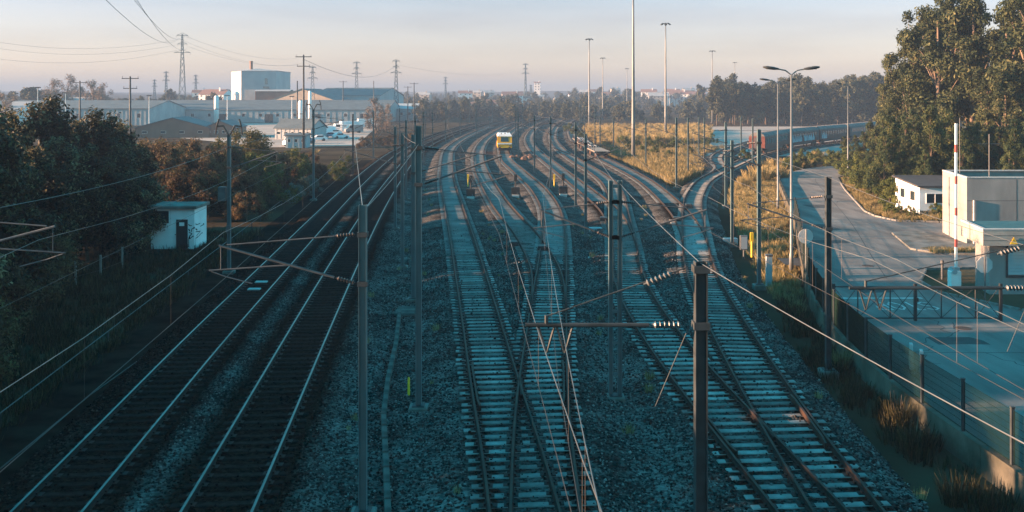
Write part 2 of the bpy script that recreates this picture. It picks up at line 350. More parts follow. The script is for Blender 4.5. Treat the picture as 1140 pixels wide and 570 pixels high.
# ballast bed under the tracks: profile follows the distance to the nearest track
m, n, l, b = nmat('ballast')
tc = n.new('ShaderNodeTexCoord')
vo = n.new('ShaderNodeTexVoronoi'); vo.inputs['Scale'].default_value = 11
vo2 = n.new('ShaderNodeTexVoronoi'); vo2.inputs['Scale'].default_value = 5; vo2.inputs['Randomness'].default_value = 1
nz = n.new('ShaderNodeTexNoise'); nz.inputs['Scale'].default_value = 0.35; nz.inputs['Detail'].default_value = 7
for t_ in (vo, vo2, nz): l.new(tc.outputs['Object'], t_.inputs[0])
hsv = n.new('ShaderNodeSeparateColor'); l.new(vo.outputs['Color'], hsv.inputs[0])
stone = n.new('ShaderNodeValToRGB'); e = stone.color_ramp.elements
e[0].position = 0.0; e[0].color = (0.018, 0.018, 0.018, 1); e[1].position = 1.0; e[1].color = (0.165, 0.158, 0.15, 1)
l.new(hsv.outputs[0], stone.inputs[0])
big = n.new('ShaderNodeTexNoise'); big.inputs['Scale'].default_value = 0.55; big.inputs['Detail'].default_value = 6; l.new(tc.outputs['Object'], big.inputs[0])
bmr = n.new('ShaderNodeMapRange'); bmr.inputs[1].default_value = .33; bmr.inputs[2].default_value = .68; bmr.inputs[3].default_value = .38; bmr.inputs[4].default_value = 1.5; l.new(big.outputs[0], bmr.inputs[0])
stv = n.new('ShaderNodeMix'); stv.data_type = 'RGBA'; stv.blend_type = 'MULTIPLY'; stv.inputs[0].default_value = 1; l.new(stone.outputs[0], stv.inputs[6]); l.new(bmr.outputs[0], stv.inputs[7])
at = n.new('ShaderNodeAttribute'); at.attribute_name = 'dust_shade'
ad = n.new('ShaderNodeMath'); ad.operation = 'MULTIPLY_ADD'; l.new(nz.outputs[0], ad.inputs[0]); ad.inputs[1].default_value = 0.6
sb = n.new('ShaderNodeMath'); sb.operation = 'SUBTRACT'; l.new(at.outputs['Fac'], sb.inputs[0]); sb.inputs[1].default_value = 0.3
l.new(sb.outputs[0], ad.inputs[2]); ad.use_clamp = True
mx = n.new('ShaderNodeMix'); mx.data_type = 'RGBA'; l.new(ad.outputs[0], mx.inputs[0])
l.new(stv.outputs[2], mx.inputs[6])
dm = n.new('ShaderNodeMix'); dm.data_type = 'RGBA'; dm.blend_type = 'MULTIPLY'; dm.inputs[0].default_value = 1
l.new(stone.outputs[0], dm.inputs[6]); dm.inputs[7].default_value = (0.15, 0.115, 0.09, 1)
l.new(dm.outputs[2], mx.inputs[7]); l.new(mx.outputs[2], b.inputs['Base Color'])
b.inputs['Roughness'].default_value = 0.95; b.inputs['Specular IOR Level'].default_value = 0.0
bp = n.new('ShaderNodeBump'); bp.inputs['Strength'].default_value = 0.9; bp.inputs['Distance'].default_value = 0.06
l.new(vo.outputs['Distance'], bp.inputs['Height']); l.new(bp.outputs[0], b.inputs['Normal'])
M['ballast'] = m

def track_field(X, Y):
    """distance to the nearest track and whether that track is one of the dark main lines"""
    best = np.full(X.shape, 1e9); who = np.zeros(X.shape, int)
    for k, (nm, c) in enumerate(CV.items()):
        xc = c(Y); sl = c.slope(Y)
        d = np.abs(X - xc) / np.sqrt(1 + sl * sl)
        d = np.where((Y < c.y0 - 1) | (Y > c.y1 + 1), 1e9, d)
        upd = d < best; best = np.where(upd, d, best); who = np.where(upd, k, who)
    return best, who
def ballast_z(X, Y):
    d, who = track_field(X, Y)
    x1 = CV['T1'](Y); xr = np.where(Y < 78, CV['T6'](Y), CV['T7'](np.clip(Y, 60, 900)))
    inyard = (X > x1 - 2.2) & (X < xr + 2.4)
    floor = np.where(inyard, -0.47, -0.80)
    t = np.clip((d - 1.45) / 1.5, 0, 1); t = t * t * (3 - 2 * t)
    z = -0.205 * (1 - t) + floor * t
    z = z + 0.05 * noise2(X, Y, 1.1, 2.0) * (0.15 + t) + 0.03 * noise2(X, Y, 3.3, 5.0) * t
    # raised ridge of clean stone between the two left main lines
    rid = np.exp(-((X - (CV['T1'](Y) + CV['T2'](Y)) / 2) / 0.55) ** 2); z = z + 0.14 * rid * (t > 0)
    return z, d, who
def xl(Y): return CV['T1'](Y) - 5.0
def xr(Y):
    a = np.minimum(WC(np.clip(Y, 8, 146)) - 0.25, CV['T6'](np.clip(Y, 17, 300)) + 6.0)
    return np.where(Y < 118, a, np.maximum(CV['T7'](np.clip(Y, 60, 900)) + 5.0, np.where(Y < 300, CV['T6'](np.clip(Y, 17, 300)) + 4.5, -1e9)))
rows = np.array(ydense(5, 900, 0.4)); u = np.linspace(0, 1, 230)
YY = np.repeat(rows[:, None], len(u), 1); XX = xl(YY) + (xr(YY) - xl(YY)) * u[None, :]
ZZ, DD, WHO = ballast_z(XX, YY)
keys = list(CV)
main = (WHO == keys.index('T1')) | (WHO == keys.index('T2'))
rail_d = np.abs(DD - GAUGE / 2)
dust_shade = np.where(main, np.clip(1.15 - np.clip(DD - 1.3, 0, 9) / 0.8, 0.1, 1.15), 1.25 * np.exp(-(rail_d / 0.26) ** 2) + 0.28 * (DD < 1.4) + 0.12)  # band along each rail mixes dust and grease with painted shade
dust_shade = np.where((XX < CV['T1'](YY) - 1.2), 0.95, dust_shade)
struct(link('trackbed', gridmesh('trackbed', XX, YY, ZZ, M['ballast'], attr={'dust_shade': dust_shade})))

# loose stones lying on the ballast where single stones can be seen
rm = []
for k in range(4):
    bm = bmesh.new(); bmesh.ops.create_icosphere(bm, subdivisions=1, radius=1.0)
    r_ = random.Random(50 + k)
    for v in bm.verts: v.co *= r_.uniform(0.6, 1.05); v.co.z *= 0.75
    me = bpy.data.meshes.new('stone'); bm.to_mesh(me); bm.free(); rm.append(me)
def joined_stones(name, n, ylo, yhi, s0, s1, seed, mat_, dustcut):
    R = np.random.default_rng(seed)
    # more stones nearer to the eye
    y = ylo + (yhi - ylo) * R.random(n) ** 1.35
    x = xl(y) + 1.5 + (xr(y) - 0.3 - xl(y) - 1.5) * R.random(n)
    z, d, who = ballast_z(x, y)
    mn = (who == keys.index('T1')) | (who == keys.index('T2'))
    du = np.where(mn, np.clip(1.15 - np.clip(d - 1.3, 0, 9) / 0.8, 0.1, 1.15), 1.1 * np.exp(-((np.abs(d - GAUGE/2)) / 0.28) ** 2) + 0.2 * (d < 1.4) + 0.12)  # stones take the same rail band of dust and painted shade
    du = np.where(x < CV['T1'](y) - 1.2, 0.95, du)
    keep = np.abs(d - GAUGE / 2) > 0.2
    keep &= ~((d < 1.4) & (R.random(n) < 0.86))
    x, y, z, du = x[keep], y[keep], z[keep], du[keep]; n = len(x)
    z = np.where(d[keep] < 1.4, z + R.random(n) * .03, z)
    s = R.uniform(s0, s1, n) * (0.7 + 0.6 * R.random(n) ** 3)
    base = [np.array([v.co[:] for v in m_.vertices]) for m_ in rm]
    # light octahedra with jitter: 8 triangles each
    oc = np.array([(1, 0, 0), (-1, 0, 0), (0, 1, 0), (0, -1, 0), (0, 0, 0.8), (0, 0, -0.8)], float)
    fc = np.array([(0, 2, 4), (2, 1, 4), (1, 3, 4), (3, 0, 4), (2, 0, 5), (1, 2, 5), (3, 1, 5), (0, 3, 5)])
    V = oc[None] * R.uniform(0.55, 1.25, (n, 6, 1)) + R.uniform(-0.22, 0.22, (n, 6, 3))
    a = R.uniform(0, 6.28, n); ca, sa = np.cos(a), np.sin(a)
    tx = R.uniform(-0.7, 0.7, n); ct, st = np.cos(tx), np.sin(tx)
    Vx = V[..., 0] * ca[:, None] - V[..., 1] * sa[:, None]; Vy = V[..., 0] * sa[:, None] + V[..., 1] * ca[:, None]; Vz = V[..., 2]
    Vy, Vz = Vy * ct[:, None] - Vz * st[:, None], Vy * st[:, None] + Vz * ct[:, None]
    co = np.stack([Vx * s[:, None] + x[:, None], Vy * s[:, None] + y[:, None], Vz * s[:, None] + (z + 0.35 * s)[:, None]], -1).reshape(-1, 3)
    F = (fc[None] + (np.arange(n) * 6)[:, None, None]).reshape(-1, 3)
    me = bpy.data.meshes.new(name)
    me.vertices.add(len(co)); me.vertices.foreach_set('co', co.astype(np.float32).reshape(-1))
    me.loops.add(len(F) * 3); me.loops.foreach_set('vertex_index', F.astype(np.int32).reshape(-1))
    me.polygons.add(len(F)); me.polygons.foreach_set('loop_start', np.arange(0, len(F) * 3, 3, dtype=np.int32))
    me.materials.append(mat_)
    a1 = me.attributes.new('rnd', 'FLOAT', 'FACE'); a1.data.foreach_set('value', np.repeat(R.random(n), 8).astype(np.float32))
    a2 = me.attributes.new('dust_shade', 'FLOAT', 'FACE'); a2.data.foreach_set('value', np.repeat(np.clip(du + R.uniform(-0.15, 0.15, n), 0, 1), 8).astype(np.float32))
    me.update(calc_edges=True); me.validate()
    return link(name, me)
m, n, l, b = nmat('ballast_stone')
at = n.new('ShaderNodeAttribute'); at.attribute_name = 'rnd'; at2 = n.new('ShaderNodeAttribute'); at2.attribute_name = 'dust_shade'
rp = n.new('ShaderNodeValToRGB'); e = rp.color_ramp.elements
e[0].color = (0.012, 0.012, 0.012, 1); e[1].color = (0.26, 0.25, 0.24, 1); e[1].position = 1.0; e.new(.62).color = (0.042, 0.041, 0.04, 1); l.new(at.outputs['Fac'], rp.inputs[0])
dm = n.new('ShaderNodeMix'); dm.data_type = 'RGBA'; dm.blend_type = 'MULTIPLY'; l.new(at2.outputs['Fac'], dm.inputs[0])
l.new(rp.outputs[0], dm.inputs[6]); dm.inputs[7].default_value = (0.14, 0.11, 0.09, 1)
l.new(dm.outputs[2], b.inputs['Base Color']); b.inputs['Roughness'].default_value = 0.95; b.inputs['Specular IOR Level'].default_value = 0.03
M['stone'] = m
st = joined_stones('ballast_stones', 140000, 12, 75, 0.032, 0.06, 3, M['stone'], 0)
struct(st, 'stuff', 'loose grey ballast stones strewn between the tracks', 'gravel')

# ------------------------------------------------------------------ rails and sleepers
def rail_part(name, c, off, ys, parent, top):
    """one running rail: foot, web and head swept along the curve"""
    prof = [(-0.07, -0.16), (0.07, -0.16), (0.07, -0.14), (0.014, -0.115), (0.014, -0.045), (0.036, -0.035), (0.036, -0.006), (0.028, 0.0), (-0.028, 0.0), (-0.036, -0.006), (-0.036, -0.035), (-0.014, -0.045), (-0.014, -0.115), (-0.07, -0.14)]
    y = np.array(ys); sl = c.slope(y); nrm = 1 / np.sqrt(1 + sl * sl)
    rx, ry = nrm, -sl * nrm                                     # unit vector to the right of the track
    K = len(prof); V = []
    for (o_, z_) in prof:
        V.append(np.stack([c(y) + rx * (off + o_), y + ry * (off + o_), np.full_like(y, z_)], -1))
    V = np.stack(V, 1); R = len(y)
    idx = np.arange(R * K).reshape(R, K)
    F, MI = [], []
    for j in range(K):
        j2 = (j + 1) % K
        q = np.stack([idx[:-1, j], idx[:-1, j2], idx[1:, j2], idx[1:, j]], -1)[:, ::-1]
        F += q.tolist(); MI += [1 if j in (6, 7, 8) else 0] * (R - 1)
    F.append(tuple(idx[0].tolist())); MI.append(0)
    me = bpy.data.meshes.new(name); me.from_pydata(V.reshape(-1, 3).tolist(), [], F)
    me.materials.append(M['rail_side']); me.materials.append(top); me.polygons.foreach_set('material_index', MI); me.update()
    return link(name, me, parent)

def sleeper_mesh(L, mat_):
    mb = MB(); h = L / 2
    mb.bevbox(-h, h, -0.125, 0.125, -0.36, -0.163, 0.025)
    return mb.mesh('sleeper', mat_)
SL = {}
def sleeper(L, mk):
    L = round(L * 5) / 5
    if (L, mk) not in SL: SL[(L, mk)] = sleeper_mesh(L, M[mk])
    return SL[(L, mk)]

def far_sleepers(c, y0, y1, mk, parent, skip=None):
    mb = MB(); y = y0; st_ = MB()
    while y < y1:
        x = float(c(y)); sl = float(c.slope(y)); a = -math.atan(sl)
        if not (skip and skip(y)):
            ca, sa = math.cos(a), math.sin(a)
            pts = [(-1.3, -0.12), (1.3, -0.12), (1.3, 0.12), (-1.3, 0.12)]
            w = [(x + px * ca - py * sa, y + px * sa + py * ca) for px, py in pts]
            mb.add([(p_[0], p_[1], -0.163) for p_ in w] + [(p_[0], p_[1], -0.3) for p_ in w], [(0, 1, 2, 3), (4, 5, 1, 0), (6, 7, 3, 2), (5, 6, 2, 1), (7, 4, 0, 3)])
            if y < 130:
                for s_ in (-1, 1): st_.cbox(x + s_ * GAUGE / 2, y, -.17, .40, .22, .011)  # plates also darken the sleepers for shade and grease along the rails
        y += 0.62 if y < 200 else 1.24
    if st_.v: st_.build('plates_and_rail_shade', M['clip'], parent)['kind'] = 'stuff'
    o = mb.build('sleepers', M['sleeper_far' if mk == 'sleeper' else mk], parent); o['kind'] = 'stuff'; return o

TL = {
 'T1': 'shiny-railed main line track farthest left, on dark oiled ballast',
 'T2': 'second main line track from the left, shiny rails on dark ballast',
 'T3': 'track running under the crossing frog from lower centre to upper left',
 'T4': 'central track with pale sleepers that the yellow rail vehicle stands on',
 'T4a': 'track branching left off the central track towards the distance',
 'T5': 'left one of the two rusty tracks crossing at lower right',
 'T5b': 'short diverging track passing left of the paired steel masts further back',
 'T6': 'right one of the two rusty tracks crossing at lower right, curving to the red coaches',
 'T7': 'siding with flat wagons on it, left of the yellow grass wedge',
 'T8': 'short spur track joining from the pale yard beside the grass',
}
PAIR = {'T3': ('T4', 17, 39.5), 'T4': ('T4a', 44, 76), 'T5': ('T6', 17, 37), 'T6': ('T7', 62, 92)}     # main: (branch, from, to): long timbers
PAIR2 = {'T5': ('T5b', 62, 94)}
tracks = {}
for nm, c in CV.items():
    t = thing('railway_track', TL[nm], 'track', (0, 0, 0), 0, 'tracks fanning out of the yard'); tracks[nm] = t
    dark = nm in ('T1', 'T2'); mk = 'sleeper_dark' if dark else 'sleeper'
    y1 = min(c.y1, 640)
    ys = ydense(c.y0 + (0.2 if c.y0 < 20 else 0.6), y1, 0.8)
    top = M['rail_top'] if dark else M['rail_top_dull']
    for s_ in (-1, 1): rail_part('rail', c, s_ * GAUGE / 2, ys, t, top)
    # which stretches are carried by another track's long timbers
    def carried(y, nm=nm):
        for mn, (br, a, b_) in list(PAIR.items()) + list(PAIR2.items()):
            if br == nm and a - 2 <= y < b_: return True
        return False
    far0 = max(62.0, c.y0 + 1)
    y = max(c.y0 + 0.4, 10.0)
    clips = MB()
    while y < far0 and y < y1:
        if not carried(y):
            x = float(c(y)); sl = float(c.slope(y)); L = 2.6; cx_ = x
            for pr in (PAIR, PAIR2):
                if nm in pr and pr[nm][1] <= y < pr[nm][2]:
                    bn = pr[nm][0]; xb = float(CV[bn](y)); lo, hi = min(x, xb) - 1.3, max(x, xb) + 1.3
                    L = hi - lo; cx_ = (lo + hi) / 2
            o = link('sleeper', sleeper(L, mk), t, (cx_ + rng.uniform(-.03, .03), y - sl * (cx_ - x) + rng.uniform(-.02, .02), rng.uniform(-0.012, 0.0)), -math.atan(sl) + rng.uniform(-.012, .012))
            lines = [(x, sl)]
            if L > 2.65: lines.append((xb, sl))
            for (xc, _s) in lines:
                for s_ in (-1, 1):
                    xx_ = xc + s_ * GAUGE / 2; yy_ = y - sl * (xx_ - x)
                    clips.cbox(xx_, yy_, -0.175, 0.40 + rng.uniform(-.05, .08), 0.235, 0.019)  # wide black plate also paints the shadow and grease beside the rail
                    if y < 45:
                        for q in (-0.085, 0.085): clips.cbox(xx_ + q, yy_, -0.154, 0.055, 0.13, 0.05)
        y += 0.61 + rng.uniform(-0.015, 0.015)
    if clips.v: clips.build('clips_and_rail_shade', M['clip'], t)['kind'] = 'stuff'
    if y1 > far0: far_sleepers(c, max(far0, y), min(y1, 330), mk, t, carried)
    if nm in PAIR and PAIR[nm][2] > 62 or nm in PAIR2:
        pass
# long timbers of turnouts that lie further off
def turnout_timbers(mn, br, y0, y1):
    mb = MB(); y = y0
    while y < y1:
        x, xb = float(CV[mn](y)), float(CV[br](y)); lo, hi = min(x, xb) - 1.31, max(x, xb) + 1.31
        mb.bevbox(lo, hi, y - .125, y + .125, -0.34, -0.1615, 0.02); y += 0.62
    o = mb.build('turnout_timbers', M['sleeper'], tracks[mn]); o['kind'] = 'stuff'
turnout_timbers('T4', 'T4a', 62.3, 76); turnout_timbers('T5', 'T5b', 62.3, 80); turnout_timbers('T6', 'T7', 62.3, 80)

def track_pt(c, y, off, z=0.0):
    sl = float(c.slope(y)); nn = 1 / math.sqrt(1 + sl * sl)
    return Vector((float(c(y)) + off * nn, y - sl * off * nn, z))
def check_rail(nm, y0, y1, off):
    mb = MB(); c = CV[nm]; ys = np.linspace(y0, y1, 9); s_ = -1 if off < 0 else 1
    for k in range(8):
        e0 = 0.05 if k == 0 else 0; e1 = 0.05 if k == 7 else 0
        a, b_ = track_pt(c, ys[k], off - s_ * e0), track_pt(c, ys[k+1], off - s_ * e1)
        mb.add([a + Vector((-.035, 0, -.155)), a + Vector((.035, 0, -.155)), a + Vector((.035, 0, .012)), a + Vector((-.035, 0, .012)),
                b_ + Vector((-.035, 0, -.155)), b_ + Vector((.035, 0, -.155)), b_ + Vector((.035, 0, .012)), b_ + Vector((-.035, 0, .012))],
               [(0, 1, 2, 3), (7, 6, 5, 4), (0, 4, 5, 1), (1, 5, 6, 2), (2, 6, 7, 3), (3, 7, 4, 0)])
    mb.build('check_rail', M['rail_top_dull'], tracks[nm])
check_rail('T3', 31.2, 36.4, -GAUGE / 2 + 0.13); check_rail('T4', 31.6, 36.6, GAUGE / 2 - 0.13)
check_rail('T5', 27.2, 31.2, -GAUGE / 2 + 0.13); check_rail('T6', 27.8, 32.4, GAUGE / 2 - 0.13)
# crossing frog blocks
for nm, y0, yb in (('T3', 33.2, 'T4'), ('T5', 29.2, 'T6')):
    mb = MB(); a = track_pt(CV[nm], y0, GAUGE / 2)
    mb.add([(a.x - .04, a.y - .9, -.12), (a.x + .1, a.y - .9, -.12), (a.x + .06, a.y + .9, -.12), (a.x - .1, a.y + .9, -.12), (a.x - .03, a.y - .9, -.012), (a.x + .09, a.y - .9, -.012), (a.x + .05, a.y + .9, -.012), (a.x - .09, a.y + .9, -.012)],
           [(0, 3, 2, 1), (4, 5, 6, 7), (0, 1, 5, 4), (1, 2, 6, 5), (2, 3, 7, 6), (3, 0, 4, 7)])
    mb.build('frog', M['rail_side'], tracks[nm])
# ------------------------------------------------------------------ road side: platform, road, wall, kerbs
wy = np.array(ydense(8, 146, 1.0))
wx = WC(wy)
# raised ground to the right of the wall
R_ = []
ux = np.concatenate([[0], np.geomspace(0.5, 420, 40)])
VY = np.repeat(wy[:, None], len(ux), 1); VX = wx[:, None] + 0.05 + ux[None, :]
M['verge'] = pm('verge_earth', (0.11, 0.088, 0.056), (0.055, 0.046, 0.03), 0.3, 0.95, bump=0.6, bscale=5, detail=8, spec=0)
struct(link('verge', gridmesh('verge', VX, VY, np.full_like(VX, -0.03), M['verge'])))
# road: left edge follows the wall, right edge the kerb
REDGE = [(8, 27), (36, 26.5), (44, 24.8), (49, 22.2), (52, 22.5), (55.8, 24.5), (57, 38), (75, 40), (77.4, 31.6), (80.5, 31.0), (84, 31.4), (103, 36.4), (120, 41.5), (130, 47.5), (137, 57), (143, 75)]
ry_ = np.array([p_[0] for p_ in REDGE], float); rx_ = np.array([p_[1] for p_ in REDGE], float)
yr = np.unique(np.concatenate([np.array(ydense(8, 143, 1.0)), ry_]))
LX = WC(yr) + 0.32; RX = np.interp(yr, ry_, rx_)
u = np.linspace(0, 1, 14)
struct(link('road', gridmesh('road', LX[:, None] + (RX - LX)[:, None] * u[None, :], np.repeat(yr[:, None], 14, 1), np.zeros((len(yr), 14)), M['asphalt'])))
# pale yard behind the coaches and the far lot
struct(MB().add([(28, 172, GZ + .03), (62, 172, GZ + .03), (210, 300, GZ + .03), (190, 345, GZ + .03), (70, 345, GZ + .03), (40, 250, GZ + .03)], [(0, 1, 2, 3, 4, 5)]).build('yard_surface', M['yard']))
# kerb stones along the right edge, each stone a piece
kerb = struct(bpy.data.objects.new('kerb', None)); COL.objects.link(kerb)
kst = MB().bevbox(-0.07, 0.07, -0.49, 0.49, -0.1, 0.12, 0.02).mesh('kerb_stone', M['kerb'])
kl = [(75.6, 40), (77.4, 31.6), (80.5, 31.0), (84, 31.4), (103, 36.4), (112, 39)]
def along(pts, step):
    out = []
    for (y0, x0), (y1, x1) in zip(pts[:-1], pts[1:]):
        L = math.hypot(x1 - x0, y1 - y0); nn = max(1, int(L / step))
        for k in range(nn):
            t = (k + 0.5) / nn; out.append((x0 + (x1 - x0) * t, y0 + (y1 - y0) * t, math.atan2(x1 - x0, y1 - y0)))
    return out
for (x, y, a) in along(kl, 1.0): link('kerb_stone', kst, kerb, (x, y, 0), -a)
for (x, y, a) in along([(56.9, 38), (55.8, 24.5), (52, 22.5), (49, 22.2), (44, 24.8), (36, 26.5), (24, 26.9)], 1.0): link('kerb_stone', kst, kerb, (x, y, 0), -a)
# planted kerbed island left of the grey building: (993,261)-(1018,282)-(1082,283)
isl = struct(bpy.data.objects.new('paved_island', None)); COL.objects.link(isl)
ip = [(28.3, 70.3), (26.6, 63.0), (27.6, 61.2), (31.2, 60.4), (38.8, 60.2), (38.8, 64.8), (31.3, 65.0), (30.6, 71.2)]
MB().prism(ip, 0.002, 0.13).build('island_paving', M['conc'], isl)
M['island_soil'] = pm('island_soil', (0.13, 0.105, 0.06), (0.08, 0.07, 0.04), 1, .95, bump=.5)
MB().prism([(27.2, 62.8), (27.9, 61.7), (31.2, 60.9), (38, 60.7), (38, 61.7), (31.4, 61.9), (28.4, 63.6)], 0.1, 0.16).build('planting_bed', M['island_soil'], isl)

# painted word on the road, read by drivers coming towards the gate
def strokes(name, segs, w, z, mat_, parent=None):
    mb = MB()
    for (a, b_) in segs:
        a, b_ = Vector(a), Vector(b_); d = (b_ - a).normalized(); s_ = Vector((-d.y, d.x)) * w / 2; e_ = d * w * 0.3
        mb.add([(*(a - s_ - e_), z), (*(b_ - s_ + e_), z), (*(b_ + s_ + e_), z), (*(a + s_ - e_), z)], [(0, 1, 2, 3)])
    return mb.build(name, mat_, parent)
GL = {'S': [((1, .85), (.5, 1)), ((.5, 1), (0, .8)), ((0, .8), (.2, .55)), ((.2, .55), (.85, .42)), ((.85, .42), (1, .2)), ((1, .2), (.5, 0)), ((.5, 0), (0, .15))],
      'T': [((0, 1), (1, 1)), ((.5, 1), (.5, 0))], 'O': [((.5, 0), (0, .3)), ((0, .3), (0, .7)), ((0, .7), (.5, 1)), ((.5, 1), (1, .7)), ((1, .7), (1, .3)), ((1, .3), (.5, 0))],
      'P': [((0, 0), (0, 1)), ((0, 1), (.8, 1)), ((.8, 1), (1, .75)), ((1, .75), (.8, .5)), ((.8, .5), (0, .5))]}
mark = struct(bpy.data.objects.new('road_marking', None)); COL.objects.link(mark)
seg = []
for k, ch in enumerate('STOP'):
    for a, b_ in GL[ch]:
        f = lambda p_: (20.6 - (k * 0.78 + p_[0] * 0.55), 46.9 - p_[1] * 1.7)
        seg.append((f(a), f(b_)))
strokes('painted_word', seg, 0.11, 0.006, M['paint'], mark)
MB().box(16.6, 20.8, 47.7, 47.95, 0.003, 0.006).build('stop_line', M['paint'], mark)
# concrete bay joints on the road
M['joint'] = pm('road_joint', (0.06, 0.06, 0.06), None, 3, .9)
jm = MB()
for y in (37.6, 52.2, 60, 68, 76.5, 85, 95): jm.box(float(WC(y)) + .5, float(np.interp(y, ry_, rx_)) - .3, y, y + .05, 0.002, 0.005)
jm.build('road_joint', M['joint'], mark)
jm = MB()
for y in np.arange(53, 118, 1.0):
    xa, xb = float(WC(y)) + 4.6, float(WC(y + 1)) + 4.6
    jm.add([(xa, y, .0035), (xa + .05, y, .0035), (xb + .05, y + 1, .0035), (xb, y + 1, .0035)], [(0, 1, 2, 3)])
jm.build('road_joint', M['joint'], mark)

# tar repairs, crack seals and a manhole on the road
M['tar'] = pm('tar_patch', (0.055, 0.055, 0.056), (0.035, 0.035, 0.036), 1.5, .8)
rt = random.Random(17)
for k, (x, y, w, d) in enumerate(((18.6, 39.5, 2.2, 1.3), (20.6, 34.5, 1.2, 3.2), (17.4, 58.5, 1.6, 2.6), (22.3, 66.5, 2.6, 1.4), (24.6, 74, 1.4, 3.4), (28.5, 88, 2.0, 2.6), (22.8, 29.5, 3.0, 1.5), (19.2, 49.6, 1.8, .9))):
    MB().add([(x + w * .5 * c_ * rt.uniform(.75, 1.1), y + d * .5 * s_ * rt.uniform(.75, 1.1), .0025) for c_, s_ in ((-1, -1), (0, -1.05), (1, -1), (1.05, 0), (1, 1), (0, 1), (-1, 1))], [tuple(range(7))]).build('tar_patch', M['tar'], mark)
for k in range(16):
    x, y = rt.uniform(15.5, 24), rt.uniform(26, 50) if k < 9 else rt.uniform(54, 92); x += max(0, y - 50) * .22; pts_ = [(x, y)]
    for j in range(7): x += rt.uniform(-.35, .55); y += rt.uniform(.1, .7) * (1 if k % 2 else -1); pts_.append((x, y))
    strokes('crack_seal', list(zip(pts_[:-1], pts_[1:])), .045, .0045 + .0003 * k, M['tar'], mark)
for (x, y) in ((19.9, 41.6), (21.5, 57.0), (26.4, 79)): MB().prism([(x + .34 * math.cos(q * math.pi / 8), y + .34 * math.sin(q * math.pi / 8)) for q in range(16)], .001, .012).build('manhole', M['rusty'], mark)

# retaining wall with coping, built of cast bays
wall = thing('retaining_wall', 'long low concrete retaining wall between the tracks and the road', 'wall')
y = 9.0
while y < 128:
    y2 = y + 3.0; x0, x1 = float(WC(y)), float(WC(y2 - 0.03)); t = 0.26
    zt = 0.22 if y < 50 else 0.38
    mb = MB(); zz = (-0.85, zt)
    mb.add([(x0, y, zz[0]), (x0 + t, y, zz[0]), (x1 + t, y2 - .03, zz[0]), (x1, y2 - .03, zz[0]), (x0, y, zz[1]), (x0 + t, y, zz[1]), (x1 + t, y2 - .03, zz[1]), (x1, y2 - .03, zz[1])],
           [(0, 3, 2, 1), (4, 5, 6, 7), (0, 1, 5, 4), (1, 2, 6, 5), (2, 3, 7, 6), (3, 0, 4, 7)])
    mb.build('wall_bay', M['wall_old'], wall); y = y2
# wire fence on the wall
fence = thing('wire_fence', 'dark green wire mesh fence with posts standing on the retaining wall', 'fence')
M['fence'] = pm('fence_green', (0.008, 0.020, 0.015), (0.005, 0.013, 0.010), 3, 0.8, spec=0.02)
pst = MB().cbox(0, 0, 0, 0.09, 0.09, 1.55).cbox(0, 0, 1.55, 0.11, 0.11, 0.03).mesh('fence_post', M['mast_dark'])
fy = [10.0]
while fy[-1] < 76: fy.append(fy[-1] + 2.6)
for k, y in enumerate(fy):
    x = float(WC(y)) + 0.13; zt = 0.22 if y < 50 else 0.38
    link('post', pst, fence, (x, y, zt))
    if k + 1 < len(fy):
        y2 = fy[k + 1]; x2 = float(WC(y2)) + 0.13; mb = MB()
        for h in np.arange(0.08, 1.5, 0.2): mb.tube((x, y, zt + h), (x2, y2, zt + h), 0.008, n=3, caps=False)
        for q in np.arange(0, 1, 0.022): mb.tube((x + (x2 - x) * q, y + (y2 - y) * q, zt + .05), (x + (x2 - x) * q, y + (y2 - y) * q, zt + 1.48), 0.009, n=3, caps=False)
        mb.build('mesh_panel', M['fence'], fence)
# concrete slabs leaning behind the fence (995-1015, 393-420)
for k, (px, py) in enumerate(((998, 411), (1009, 419))):
    p_ = P(px, py, 0.0)
    o = MB().bevbox(-.28, .28, -.06, .06, 0, 0.95, .02).build('concrete_slab', M['conc_lt'], None, loc=(p_.x + .55, p_.y, 0.0)); o.rotation_euler = (0.0, 0.12, 1.2)
    tag(o, ('farther' if k == 0 else 'nearer') + ' of the two sunlit concrete slabs standing behind the wire fence', 'slab', 'slabs behind the fence')

# gate
gate = thing('metal_gate', 'black double-leaf metal gate with crossed braces across the road', 'gate', (0, 43.0, 0))
def gx_(px): return XD(px, 43.0)
gy0, gy1 = 0.12, 1.55
gm = lambda: MB()
def bar(mb, xa, za, xb, zb, r=0.03): mb.tube((xa, 0, za), (xb, 0, zb), r, n=6)
posts_px = [928, 955, 991, 1019, 1048, 1086]
for px in (928, 1019, 1114): gm().cbox(gx_(px), 0, 0, .12, .12, 1.7).build('gate_post', M['black'], gate)
mb = gm()
for xa, xb in ((928, 1018), (1020, 1113)):
    for z in (gy0, gy1): bar(mb, gx_(xa), z, gx_(xb), z)
mb.build('rail', M['black'], gate)
for px in (955, 991, 1048, 1086): mb = gm(); bar(mb, gx_(px), gy0, gx_(px), gy1); mb.build('upright', M['black'], gate)
cell = [928, 955, 991, 1019, 1048, 1086, 1113]
for a, b_ in zip(cell[:-1], cell[1:]):
    mb = gm(); bar(mb, gx_(a), gy0, gx_(b_), gy1, .016); bar(mb, gx_(a), gy1, gx_(b_), gy0, .014); mb.build('cross_brace', M['black'], gate)
gm().cbox(gx_(1020), -.1, .9, .1, .08, .16).build('latch', M['black'], gate)

